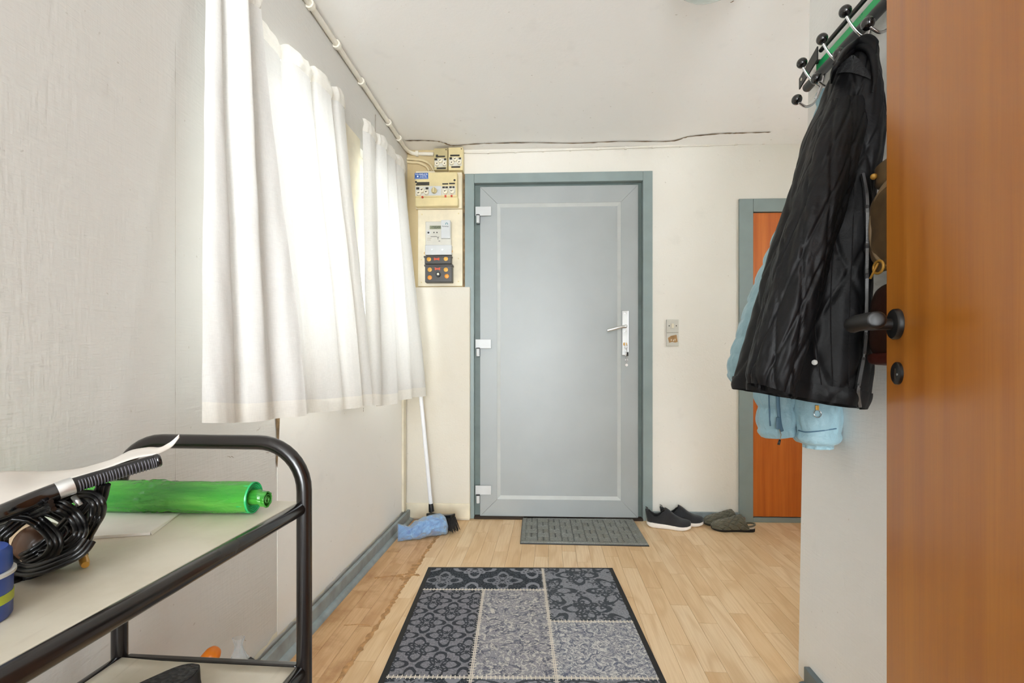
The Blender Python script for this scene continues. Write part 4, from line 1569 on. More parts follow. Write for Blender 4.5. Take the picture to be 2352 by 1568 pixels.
DW, DL = 0.678, 0.43
dm_m = rugtf(0.392, 2.762, -BTH - 0.012)
dm = thing('doormat', 'grey ribbed doormat with a basket weave relief in front of the grey door', 'doormat', (0.392, 2.762, 0), -BTH - 0.012)
obj('backing', B().box((-DW / 2, -DL / 2, 0), (DW / 2, DL / 2, 0.003), dm_m), M['black'], dm)
def dmf(u, v):
    x, y = (u - .5) * (DW - 0.004), (v - .5) * (DL - 0.004)
    h = 0.0045
    bx, by = DW / 2 - 0.026, DL / 2 - 0.026
    if abs(x) < bx and abs(y) < by:
        c = 0.0662
        i, j = math.floor((x + bx) / c), math.floor((y + by) / (c * 0.95))
        fx, fy = (x + bx) / c - i, (y + by) / (c * 0.95) - j
        f_ = fx if (i + j) % 2 else fy
        o_ = fy if (i + j) % 2 else fx
        bars = 2 if (i + j) % 2 else 3
        a = abs(math.sin(f_ * PI * bars)) ** (0.6 if (i + j) % 2 else 1.1)
        e_ = min(1.0, min(o_, 1 - o_) / 0.07) ** 0.5
        h += 0.0070 * a * (0.1 + 0.9 * e_)
    else:
        h += 0.0075
    if u in (0.0, 1.0) or v in (0.0, 1.0):
        h = 0.003
    return dm_m @ Vector((x, y, h))
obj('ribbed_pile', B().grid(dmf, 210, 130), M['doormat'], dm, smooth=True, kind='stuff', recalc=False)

# ------------------------------------------------------------------ trolley on the left
e1 = Vector((math.cos(TH), -math.sin(TH), 0))
TA0 = Vector((-0.7486, 0.922, 0))
TW, TL = 0.3655, 0.60


def T(a, b, z):
    return TA0 + e1 * a - d1 * b + Vector((0, 0, z))


tro = thing('serving_trolley', 'black tube serving trolley with scuffed cream shelves beside the curtained wall', 'trolley', T(TW / 2, TL / 2, 0), -TH)
ZH, RB, RT = 0.806, 0.088, 0.0135
for bb_ in (0.0, TL):
    pts = [T(0, bb_, 0.055), T(0, bb_, ZH - RB)]
    pts += [T(RB - RB * math.cos(a), bb_, ZH - RB + RB * math.sin(a)) for a in [i * PI / 2 / 10 for i in range(1, 11)]]
    pts += [T(TW - RB + RB * math.sin(a), bb_, ZH - RB + RB * math.cos(a)) for a in [i * PI / 2 / 10 for i in range(0, 11)]]
    pts += [T(TW, bb_, 0.055)]
    fr = obj('end_frame', B().tube(pts, RT, 20), M['tube'], tro, smooth=True, angle=60)
    for a in (0, TW):
        c = obj('caster', B().lathe([(0.022, -0.010), (0.025, -0.007), (0.025, 0.007), (0.022, 0.010)], T(a, bb_, 0.025), e1, 18), M['black'], fr, smooth=True, angle=40)
        obj('caster_fork', B().box((-0.013, -0.012, 0.028), (0.013, 0.012, 0.058), Matrix.Translation(T(a, bb_, 0)) @ Matrix.Rotation(-TH, 4, 'Z')), M['black'], fr, bevel=0.002)
for zz in (0.686, 0.387):
    for a in (0.004, TW - 0.004):
        obj('side_rail', B().tube([T(a, 0.002, zz), T(a, 0.012, zz), T(a, TL - 0.012, zz), T(a, TL - 0.002, zz)], [0.007, 0.0122, 0.0122, 0.007], 18), M['tube'], tro, smooth=True, angle=60)
mtT = Matrix.Translation(TA0) @ Matrix.Rotation(-TH, 4, 'Z')
obj('shelf', B().box((0.010, -TL, 0.684), (TW - 0.010, 0.003, 0.6975), mtT), M['shelf'], tro, bevel=0.0015, label='top shelf, scuffed cream laminate')
obj('shelf', B().box((0.010, -TL, 0.380), (TW - 0.010, 0.003, 0.3925), mtT), M['tube'], tro, bevel=0.0015, label='lower shelf with dark rim')
obj('end_rail', B().box((0.012, -0.006, 0.378), (TW - 0.012, 0.010, 0.3965), mtT), M['tube'], tro, bevel=0.004)

# cream sheet on the lower shelf
def sheet_low(u, v):
    a = 0.012 + (TW - 0.045) * u + 0.028 * (1 - v) * (u > 0.98)
    bq = 0.008 + (TL - 0.06) * v
    z = 0.3945 + 0.006 * max(0, mnoise.noise(Vector((u * 3, v * 4, 2)))) + 0.012 * max(0, 0.25 - u) * (v < 0.5)
    return T(a, bq, z)
lo = tag(obj('drawer_liner', B().grid(sheet_low, 24, 24), M['shelf'], smooth=True, solid=0.0012, origin=T(TW / 2, TL / 2, 0.3945), recalc=False), 'limp cream liner sheet lying on the lower shelf of the trolley', 'sheet')

# ------------------------------------------------------------------ roll of green bags
ZS = 0.6975
RG = 0.0272
ra, rb_ = Vector((-0.795, 0.838, ZS + RG)), Vector((-0.441, 0.823, ZS + RG))
rd = (rb_ - ra).normalized()
groll = thing('bin_bag_roll', 'roll of translucent green bin bags lying across the top shelf of the trolley', 'bag roll', (ra + rb_) / 2 - Vector((0, 0, RG)), 0)
ru = Vector((0, 0, 1)); rw = rd.cross(ru)
def rollf(u, v):
    p = ra.lerp(rb_, v)
    a = 2 * PI * u
    k = math.exp(-((v - 0.52) / 0.10) ** 2)
    r = RG - 0.0006 + 0.0016 * mnoise.noise(Vector((math.cos(a) * 2, math.sin(a) * 2, v * 9))) + 0.0040 * k * mnoise.noise(Vector((math.cos(a) * 5, math.sin(a) * 5, v * 40)))
    if math.sin(a) < -0.75:
        r = min(r, RG)
    return p + (ru * math.sin(a) + rw * math.cos(a)) * r
obj('outer_layer', B().grid(rollf, 64, 90), M['greenbag'], groll, smooth=True, recalc=False)
# layers showing at the end of the roll
bspi = B()
for k, r in enumerate((0.0262, 0.0234, 0.0206, 0.0178, 0.0150)):
    e_ = 0.0030 - 0.0013 * k
    bspi.lathe([(r - 0.0018, -0.014), (r - 0.0018, e_ - 0.0006), (r - 0.0009, e_), (r, e_ - 0.0006), (r, -0.014)], rb_, rd, 36)
obj('wound_layers', bspi, varied('turquoise_green_layers', (44, 178, 104), 0.25, var=0.12, scale=60), groll, smooth=True, kind='stuff')
obj('core', B().lathe([(0.024, -0.02), (0.024, -0.012)], rb_, rd, 30), varied('dark_green_core', (16, 70, 30), 0.6), groll, smooth=True, angle=40)
tl = catmull([rb_ - rd * 0.02, rb_ + rd * 0.006 + ru * 0.001, rb_ + rd * 0.018 - ru * 0.002, rb_ + rd * 0.026 - ru * 0.003], 6)
bt = B()
def tailf(u, v):
    i = v * (len(tl) - 1)
    k = min(int(i), len(tl) - 2)
    p = tl[k].lerp(tl[k + 1], i - k)
    a = 2 * PI * u
    r = 0.0115 + 0.002 * mnoise.noise(Vector((math.cos(a) * 3, math.sin(a) * 3, v * 5))) + 0.001 * v
    return p + (ru * math.sin(a) + rw * math.cos(a)) * r
obj('twisted_tail', bt.grid(tailf, 30, 18), M['greenbag'], groll, smooth=True, solid=0.002, recalc=False)
obj('tail_fold', B().grid(lambda u, v: tl[-1] - rd * 0.012 * (1 - v) + (ru * math.sin(2 * PI * u * 1.4) + rw * math.cos(2 * PI * u * 1.4)) * (0.003 + 0.005 * u), 30, 4), M['greenbag'], groll, smooth=True, solid=0.0012, recalc=False)

# ------------------------------------------------------------------ envelope
ev = [G(90, 1245, ZS), G(200, 1239, ZS), G(345, 1229, ZS), G(412, 1176, ZS), G(210, 1172, ZS), G(90, 1180, ZS)]
b = B()
zz = Vector((0, 0, 0.0012))
cen = sum(ev, Vector()) / len(ev)
b.add([p + zz + Vector((0, 0, 0.003 if i in (0, 1, 2) else 0)) for i, p in enumerate(ev)] + [p + zz * 0.3 for p in ev],
      [tuple(range(6)), tuple(range(11, 5, -1))] + [(i, (i + 1) % 6, 6 + (i + 1) % 6, 6 + i) for i in range(6)])
env = tag(obj('envelope', b, M['paper'], origin=cen), 'white paper envelope half under the green bag roll', 'envelope')
fl_ = [G(345, 1229, ZS) + Vector((0, 0, 0.0052)), G(350, 1229, ZS) + Vector((0, 0, 0.0005)), G(417, 1177, ZS) + Vector((0, 0, 0.0005)), G(412, 1176, ZS) + Vector((0, 0, 0.0015))]
obj('flap', B().add(fl_, [(0, 1, 2, 3)]), M['paper'], env, solid=0.0005, recalc=False)

# ------------------------------------------------------------------ pump with ribbed grip
pa = [P(-95, 1214, .475), P(0, 1180, .52), P(80, 1147, .55), P(160, 1117, .575), P(262, 1086, .61), P(362, 1057, .645)]
pump = thing('bicycle_pump', 'black hand pump with a silver band and ribbed grip resting on the black cable bundle', 'pump', P(150, 1120, .57))
def axis_pts(i0, i1, n=10):
    c = catmull(pa, 12)
    a, z = int(i0 * (len(c) - 1)), int(i1 * (len(c) - 1))
    return c[a:z + 1]
obj('barrel', B().tube(axis_pts(0, 0.56), 0.0098, 18), M['blackgloss'], pump, smooth=True, angle=50)
obj('band', B().tube(axis_pts(0.54, 0.63), 0.0104, 18), M['steel'], pump, smooth=True, angle=50)
gp = axis_pts(0.61, 1.0)
dense = []
for i in range(len(gp) - 1):
    for k in range(6):
        dense.append(gp[i].lerp(gp[i + 1], k / 6))
dense.append(gp[-1])
obj('grip', B().tube(dense, 0.0086, 18), M['black'], pump, smooth=True, angle=50)
br_ = B()
L = len(dense)
nrib = 26
for k in range(nrib):
    i = int(L * (0.10 + 0.87 * k / nrib))
    p = dense[i]
    t_ = (dense[min(i + 1, L - 1)] - dense[i - 1]).normalized()
    up = (Vector((0.15, -0.75, -0.25)) - t_ * t_.dot(Vector((0.15, -0.75, -0.25)))).normalized()
    sd = t_.cross(up)
    arcp = [p + (up * math.cos(a) + sd * math.sin(a)) * 0.0090 for a in [(-0.95 + 1.9 * q_ / 8) for q_ in range(9)]]
    br_.tube(arcp, 0.0007, 6)
obj('ribs', br_, varied('grey_ribs', (86, 84, 90), 0.4), pump, smooth=True, kind='stuff')
obj('end_cap', B().lathe([(0.0088, -0.003), (0.0090, 0.001), (0.0080, 0.003), (0.002, 0.0035)], dense[-1], (dense[-1] - dense[-3]), 18), M['blackgloss'], pump, smooth=True)

# ------------------------------------------------------------------ bundle of black cable with plug, and two cycle lamps in it
def shelf_Y(px, py, y0):
    return min(y0, F * (H - ZS - 0.004) / (py - HY))


bun = thing('cable_bundle', 'bundle of glossy black flat cable looped in a heap on the cream shelf', 'cable', P(110, 1290, .58))
loops = [
    ([(238, 1112), (232, 1140), (223, 1164), (218, 1192), (199, 1228), (183, 1253), (159, 1274), (112, 1293), (64, 1312), (20, 1330), (-30, 1330)], .600),
    ([(-30, 1170), (0, 1166), (56, 1158), (128, 1155), (167, 1141), (207, 1139), (226, 1156), (226, 1180), (212, 1205)], .590),
    ([(70, 1158), (110, 1157), (143, 1164), (167, 1180), (183, 1204), (183, 1228), (159, 1252), (135, 1263), (90, 1275)], .570),
    ([(-20, 1176), (8, 1180), (64, 1186), (96, 1204), (120, 1228), (128, 1252), (110, 1280), (70, 1300), (20, 1312)], .560),
    ([(200, 1150), (175, 1180), (143, 1212), (112, 1244), (72, 1272), (32, 1288), (-20, 1300)], .596),
    ([(120, 1160), (96, 1169), (56, 1188), (16, 1220), (0, 1239), (8, 1275), (40, 1305), (90, 1306), (175, 1272), (205, 1240)], .556),
    ([(236, 1120), (215, 1150), (195, 1165), (185, 1190), (200, 1215), (190, 1250), (150, 1280), (100, 1300), (50, 1322)], .610),
    ([(-30, 1300), (20, 1316), (60, 1318), (110, 1300), (160, 1280), (186, 1262)], .578),
    ([(-30, 1210), (20, 1196), (60, 1180), (110, 1172), (150, 1190), (172, 1215), (160, 1240)], .602),
]
for li, (pl_, y0) in enumerate(loops):
    pts = [P(x, y, shelf_Y(x, y + 4, y0 + 0.008 * math.sin(i * 1.7 + li))) for i, (x, y) in enumerate(pl_)]
    line = catmull(pts, 7)
    bb_ = B()
    for k in range(3):
        o = []
        for i, p in enumerate(line):
            t_ = (line[min(i + 1, len(line) - 1)] - line[max(i - 1, 0)]).normalized()
            vdir = (p - Vector((0, 0, H))).normalized()
            side = t_.cross(vdir).normalized()
            q_ = p + side * (k - 1.0) * 0.0044 + vdir * 0.0008 * math.sin(k * 2 + i * .3)
            q_.z = max(q_.z, ZS + 0.0024)
            o.append(q_)
        bb_.tube(o, 0.0029, 8)
    obj('cable_loop', bb_, M['cable_black'], bun, smooth=True, angle=60)
pp0, pp1 = P(187, 1264, .626), P(196, 1308, .598)
pp1.z = max(pp1.z, ZS + 0.0052)
ax = (pp1 - pp0)
pg = obj('plug', B().lathe([(0.0052, 0), (0.0056, ax.length * .35), (0.0052, ax.length * .36)], pp0, ax, 16), M['black'], bun, smooth=True, angle=40)
obj('plug_tip', B().lathe([(0.0048, ax.length * .36), (0.0050, ax.length * .85), (0.0040, ax.length)], pp0, ax, 16), M['brass'], pg, smooth=True, angle=40)
obj('cable_tie', B().tube([P(170, 1140, .585), P(178, 1152, .583), P(184, 1160, .584)], 0.0035, 8), M['steel'], bun, smooth=True)
lam = thing('cycle_lamp', 'small round red reflector lamp with white rim caught among the black cable', 'lamp', P(152, 1260, .62))
c0 = P(150, 1232, .615)
axl = Vector((0.25, -0.9, 0.35))
obj('lens', B().lathe([(0.0105, 0), (0.0100, 0.003), (0.0005, 0.0045)], c0, axl, 24), M['refl_red'], lam, smooth=True)
obj('rim', B().lathe([(0.0155, -0.008), (0.0158, 0.0), (0.0145, 0.0026), (0.0106, 0.0028), (0.0104, 0.0)], c0, axl, 28), M['greywhite'], lam, smooth=True, angle=40)
lam2 = thing('lamp_housing', 'dark brown round lens with pale rim under the black cable near the blue tub', 'lamp', P(76, 1280, .60))
c1 = P(78, 1246, .600)
obj('lens', B().lathe([(0.0215, 0), (0.0205, 0.003), (0.0005, 0.0065)], c1, axl, 28), M['refl_brown'], lam2, smooth=True)
obj('rim', B().lathe([(0.026, -0.012), (0.0265, 0.0), (0.0245, 0.002), (0.0217, 0.0022), (0.0215, 0.0)], c1, axl, 28), M['leather_pale'], lam2, smooth=True, angle=40)

# white sheet over the pump
top = [(-90, 1112, .56), (0, 1086, .60), (110, 1084, .66), (200, 1074, .69), (262, 1056, .70), (305, 1036, .70), (345, 1030, .695), (372, 1031, .69), (390, 1019, .69), (411, 1006, .69)]
bot = [(-90, 1215, .49), (0, 1168, .525), (80, 1136, .555), (150, 1108, .58), (215, 1086, .60), (275, 1066, .62), (325, 1050, .64), (362, 1044, .65), (394, 1031, .675), (412, 1007, .69)]
tl_ = catmull([P(*p) for p in top], 5); bl_ = catmull([P(*p) for p in bot], 5)
def shf(u, v):
    i = u * (len(tl_) - 1); k = min(int(i), len(tl_) - 2); f_ = i - k
    a, c = bl_[k].lerp(bl_[k + 1], f_), tl_[k].lerp(tl_[k + 1], f_)
    p = a.lerp(c, v)
    p.z += 0.004 * math.sin(PI * v) + 0.003 * mnoise.noise(Vector((u * 5, v * 3, 4)))
    return p + Vector((0, 0, 0.0012))
tag(obj('loose_sheet', B().grid(shf, 60, 12), M['sheet'], smooth=True, solid=0.0006, origin=P(180, 1100, .6), recalc=False), 'loose white sheet with a pointed corner lying over the black hand pump', 'sheet')

# blue tub at the edge of the frame
cb = Vector((-0.5345, 0.470, ZS))
tub = thing('blue_tub', 'blue plastic tub with pale ring and lime band on the cream shelf', 'tub', cb)
obj('body', B().lathe([(0.0325, 0), (0.0345, 0.003), (0.0350, 0.040), (0.0345, 0.043)], cb, (0, 0, 1), 40), M['bluelid'], tub, smooth=True, angle=40)
obj('band', B().lathe([(0.0352, 0.017), (0.0353, 0.026), (0.0346, 0.026), (0.0346, 0.017)], cb, (0, 0, 1), 40), M['lime'], tub, smooth=True, angle=40)
obj('ring', B().lathe([(0.034, 0.0435), (0.0372, 0.0440), (0.0372, 0.0470), (0.034, 0.0475)], cb, (0, 0, 1), 40), M['greywhite'], tub, smooth=True, angle=40)
obj('lid', B().lathe([(0.0335, 0.0475), (0.0345, 0.050), (0.0340, 0.066), (0.031, 0.070), (0.001, 0.070)], cb, (0, 0, 1), 40), M['bluelid'], tub, smooth=True, angle=40)

# ------------------------------------------------------------------ black sandal on the lower shelf
def foot_outline(s):
    """half width over a 1-long foot, s 0 heel .. 1 toe"""
    return lerp_tab([(0, 0.0), (0.03, .070), (0.10, .118), (0.25, .132), (0.45, .130), (0.62, .155), (0.75, .172), (0.87, .152), (0.95, .102), (0.985, .055), (1.0, 0.0)], s)[0]


def outline_ring(L, k, z, n=30, bend=0.0, spring=0.0, heel=0.0):
    pts = []
    ss = [0.5 - 0.5 * math.cos(PI * i / n) for i in range(n + 1)]
    for s in ss:
        zz_ = z + spring * max(0, s - 0.72) ** 2 * 12 + heel * max(0, 0.18 - s) ** 2 * 30
        pts.append(Vector((s * L * (1) + (0.5 - s) * (1 - k) * 0.02, foot_outline(s) * L * k, zz_)))
    for s in ss[::-1][1:-1]:
        zz_ = z + spring * max(0, s - 0.72) ** 2 * 12 + heel * max(0, 0.18 - s) ** 2 * 30
        pts.append(Vector((s * L + (0.5 - s) * (1 - k) * 0.02, -foot_outline(s) * L * k, zz_)))
    return pts


sa = P(452, 1545, .80); sa.z = 0.0
sdir = Vector((-0.62, -0.78, 0)).normalized()
sm = Matrix(((sdir.x, -sdir.y, 0, -0.5235), (sdir.y, sdir.x, 0, 0.815), (0, 0, 1, 0.404), (0, 0, 0, 1)))
tilt = Matrix.Rotation(0.05, 4, 'Y')
sm = sm @ tilt
san = thing('rubber_sandal', 'black rubber sandal with a textured footbed on the lower shelf', 'sandal', (sm @ Vector((0.12, 0, 0))), 0)
rr_ = [outline_ring(.25, .90, 0.0), outline_ring(.25, 1.02, 0.004), outline_ring(.25, 1.04, .012), outline_ring(.25, .96, .017), outline_ring(.25, .97, .038), outline_ring(.25, .92, .042)]
obj('sole', B().rings(rr_), M['blacksoft'], san, smooth=True, angle=50, mtx=sm)
obj('footbed', B().rings([outline_ring(.25, .84, .040), outline_ring(.25, .84, .0435)]), M['tread'], san, mtx=sm)
def strapf(u, v):
    s = 0.55 + 0.25 * v
    w_ = foot_outline(s) * .25 * .98
    a = PI * u
    return sm @ Vector((s * .25, math.cos(a) * w_, .03 + math.sin(a) * .045))
obj('strap', B().grid(strapf, 24, 8), M['blacksoft'], san, smooth=True, solid=0.004, recalc=False)

# ------------------------------------------------------------------ things between the trolley and the wall
ob = lw(478, 1568, 0.11); ob.z = 0
tp_ = P(494, 1489, 1.10)
oh = thing('garden_trowel', 'orange handled hand trowel standing on the floor between trolley and wall', 'trowel', (ob.x, 1.10, 0))
dv = Vector((0.80, 0.05, 1)).normalized()
pend = tp_ - Vector((0, 0, 0.006))
obj('handle', B().tube([pend - dv * .13, pend - dv * .12, pend - dv * .06, pend - dv * .02, pend - dv * .006, pend + dv * .002, pend + dv * .006], [0.014, 0.0165, 0.0180, 0.0182, 0.0172, 0.013, 0.004], 18), M['orange'], oh, smooth=True)
obj('shank', B().tube([pend - dv * .22, pend - dv * .12], 0.005, 10), M['steel'], oh, smooth=True)
mt = Matrix.Translation(Vector((pend.x - dv.x * .24, pend.y, 0)))
obj('blade', B().prism([(-.035, 0.0), (0.0, .0), (.035, .0), (.038, .05), (.025, .085), (-.025, .085), (-.038, .05)], -0.0015, 0.0015, mt @ Matrix.Rotation(PI / 2, 4, 'X')), M['steel'], oh)

def bagshape(c, w, d, h, seed):
    def f(u, v):
        a = 2 * PI * u
        k = lerp_tab([(0, .75), (.2, 1.0), (.5, .9), (.75, .45), (.9, .16), (1, .22)], v)[0]
        n_ = 1 + 0.22 * mnoise.noise(Vector((math.cos(a) * 1.6 + seed, math.sin(a) * 1.6, v * 4))) + 0.08 * mnoise.noise(Vector((math.cos(a) * 6 + seed, math.sin(a) * 6, v * 11)))
        return Vector(c) + Vector((math.cos(a) * w * k * n_, math.sin(a) * d * k * n_, h * v))
    return f
bt_ = P(548, 1464, 1.22)
bc = Vector((bt_.x, 1.22, 0.0))
clear = thing('clear_bag', 'clear plastic bag with green scraps standing on the floor behind the trolley', 'plastic bag', bc)
hb = bt_.z
obj('film', B().grid(bagshape(bc, 0.062, 0.05, hb, 3), 48, 40), M['film'], clear, smooth=True, recalc=False)
gscr = varied('green_leafy_print', (92, 122, 62), 0.5, var=0.4, scale=40)
for k, (x, y) in enumerate(((575, 1520), (545, 1523), (560, 1517))):
    p = P(x, y, 1.21)
    obj('scrap', B().ball(p - Vector((0, 0, .02)), 0.016, 12, 8, (1, .6, 1.3)), [gscr, M['leather_pale'], gscr][k], clear, smooth=True)
pc = P(577, 1519, 1.20)
obj('dark_cap', B().box((-0.010, -0.006, -0.012), (0.010, 0.006, 0.006), Matrix.Translation(pc) @ Matrix.Rotation(0.6, 4, 'Y')), M['black'], clear, bevel=0.002)

# ------------------------------------------------------------------ broom in the corner
top_ = P(942, 646, 2.87)
base = P(991, 1172, 2.85)
bro = thing('broom', 'white handled broom with black head leaning in the corner behind the curtain', 'broom', (base.x, base.y, 0))
dirb = (top_ - base)
obj('pole', B().tube([base, base + dirb * .5, base + dirb * 0.91], 0.0115, 14), M['whitepole'], bro, smooth=True, angle=50)
obj('pole_tip', B().tube([base + dirb * .91, base + dirb * 0.99, base + dirb], [0.0122, 0.0122, 0.008], 14), M['terminal'], bro, smooth=True, angle=50)
obj('green_label', B().tube([base + dirb * .695, base + dirb * .76], 0.0120, 14, False), varied('green_label', (88, 120, 96), 0.5, var=0.25, scale=80), bro, smooth=True, angle=50)
obj('socket', B().tube([base - dirb * .004, base + dirb * .03], [0.017, 0.0135], 16), M['black'], bro, smooth=True, angle=50)
hd0 = P(984, 1180, 2.85); hd1 = P(1046, 1176, 2.72)
hx = (hd1 - hd0); hx.z = 0; hx.normalize(); hy = Vector((-hx.y, hx.x, 0))
mth = Matrix(((hx.x, hy.x, 0, hd0.x), (hx.y, hy.y, 0, hd0.y), (0, 0, 1, 0), (0, 0, 0, 1)))
HLn = 0.20
bh = B()
rows = []
for i in range(9):
    s = i / 8
    z = 0.074 + 0.028 * s * s
    w_ = 0.018
    rows.append([Vector((HLn * s, -w_, z - 0.012)), Vector((HLn * s, w_, z - 0.012)), Vector((HLn * s, w_, z + 0.006)), Vector((HLn * s, -w_, z + 0.006))])
obj('head', bh.rings(rows), M['black'], bro, mtx=mth, bevel=0.003)
bb2 = B()
rb2 = random.Random(4)
for i in range(26):
    for j in range(5):
        s = i / 25
        x = HLn * s; y = -0.014 + 0.007 * j
        z = 0.062 + 0.028 * s * s
        x2 = x + 0.035 * (s - 0.2) + rb2.uniform(-.004, .004)
        y2 = y * 1.9 + rb2.uniform(-.004, .004)
        zb_ = 0.002 + rb2.uniform(0, .006) + 0.012 * s * s
        bb2.tube([(x, y, z), ((x + x2) / 2, (y + y2) / 2, (z + zb_) / 2), (x2, y2, zb_)], [0.0035, 0.0032, 0.002], 5)
obj('bristles', bb2, M['bristle'], bro, smooth=True, mtx=mth, kind='stuff')

# ------------------------------------------------------------------ bag of blue film by the wall
g0, g1 = G(918, 1243), G(1010, 1226)
gx = (g1 - g0).normalized(); gy = Vector((-gx.y, gx.x, 0))
Lb = 0.285
mg = Matrix(((gx.x, gy.x, 0, g0.x - gx.x * .012), (gx.y, gy.y, 0, g0.y - gx.y * .012), (0, 0, 1, 0), (0, 0, 0, 1)))
bag = thing('blue_film_bag', 'clear plastic bag stuffed with crumpled blue film lying on the floor by the corner', 'plastic bag', g0)
def pillow(k, seed, am):
    def f(u, v):
        a = 2 * PI * u
        hgt = lerp_tab([(0, .050), (.10, .043), (.24, .036), (.40, .048), (.7, .056), (.9, .054), (.97, .040), (1, .012)], v)[0]
        wid = lerp_tab([(0, .062), (.10, .050), (.24, .040), (.40, .052), (.7, .060), (.9, .055), (.97, .040), (1, .012)], v)[0]
        thin = lerp_tab([(0, .10), (.12, .45), (.25, .8), (.4, 1), (1, 1)], v)[0]
        n_ = 1 + am * mnoise.noise(Vector((math.cos(a) * 1.8 + seed, math.sin(a) * 1.8, v * 7))) + am * .5 * mnoise.noise(Vector((math.cos(a) * 5, math.sin(a) * 5 + seed, v * 18)))
        y = math.cos(a) * wid * n_ * k * (thin if v < .25 else 1)
        z = hgt + math.sin(a) * hgt * n_ * k
        return mg @ Vector((Lb * v, y * (1 if v > .2 else 1), max(z, 0.001)))
    return f
obj('film', B().grid(pillow(1.0, 1, .16), 60, 70), M['film'], bag, smooth=True, recalc=False)
pf = pillow(0.90, 1, .30)
obj('blue_contents', B().grid(lambda u, v: pf(u, 0.015 + 0.955 * v), 60, 70), M['bluefilm'], bag, smooth=True, recalc=False)

# ------------------------------------------------------------------ shoes
def shoe_tf(heel, toe):
    h, t_ = Vector((heel[0], heel[1], 0)), Vector((toe[0], toe[1], 0))
    d_ = (t_ - h)
    L_ = d_.length
    d_.normalize()
    return Matrix(((d_.x, -d_.y, 0, h.x), (d_.y, d_.x, 0, h.y), (0, 0, 1, 0), (0, 0, 0, 1))), L_


def sneaker(label, heel, toe):
    m_, L_ = shoe_tf(heel, toe)
    t_ = thing('slip_on_sneaker', label, 'shoe', (heel[0], heel[1], 0), 0, 'pair of black sneakers')
    R_ = [outline_ring(L_, k, z, 30, 0, 0.020, 0.010) for k, z in ((.84, 0.001), (.98, .006), (1.03, .014), (1.02, .026), (.97, .033))]
    for r in R_:                                    # the sole is thicker under the heel
        for p in r:
            p.z *= 1.30 - 0.55 * min(1, p.x / L_)
    obj('sole', B().rings(R_), M['white_rubber'], t_, smooth=True, angle=60, mtx=m_)
    def hgt(s):
        return lerp_tab([(0, .088), (.06, .086), (.16, .074), (.26, .074), (.36, .092), (.42, .098), (.50, .088), (.65, .060), (.80, .042), (.90, .034), (.97, .022), (1.0, .006)], s)[0] * L_ / .27
    def upf(u, v):
        s = 0.018 + 0.965 * v
        w_ = foot_outline(s) * L_ * 0.97
        a = PI * u
        c, q_ = math.cos(a), math.sin(a)
        base_ = (0.030 * (1.30 - 0.55 * s) + 0.020 * max(0, s - 0.72) ** 2 * 12) * 0.85
        sh = 1 - 0.30 * q_ * q_ * (1 if s < .45 else .4)
        bow = math.copysign(abs(c) ** 0.75, c)
        return Vector((s * L_ - (0.014 * q_ * (s < .06)), w_ * bow * sh, base_ + hgt(s) * (abs(q_) ** 0.8)))
    skip = lambda u, v: v < .40 and abs(u - .5) < (.20 + .12 * math.sin(PI * min(1, v / .40)))
    obj('upper', B().grid(upf, 56, 60, skip), M['knit'], t_, smooth=True, solid=0.003, mtx=m_, recalc=False)
    obj('insole', B().rings([outline_ring(L_, .86, .038), outline_ring(L_, .86, .041)]), M['blacksoft'], t_, mtx=m_)
    hz = 0.030 + hgt(0) * .86
    obj('pull_tab', B().tube([(0.006, 0, hz - .012), (-0.002, 0, hz + .004), (-0.004, 0, hz + .014), (0.004, 0, hz + .010), (0.010, 0, hz - .006)], 0.0022, 8, flat=3.0), M['knit'], t_, smooth=True, mtx=m_)
    return t_


sneaker('black knit slip-on sneaker with a white sole, the nearer of the pair by the doormat', (0.795, 2.855), (1.030, 2.775))
sneaker('black knit slip-on sneaker with a white sole, behind its mate against the skirting', (0.895, 2.905), (1.130, 2.850))


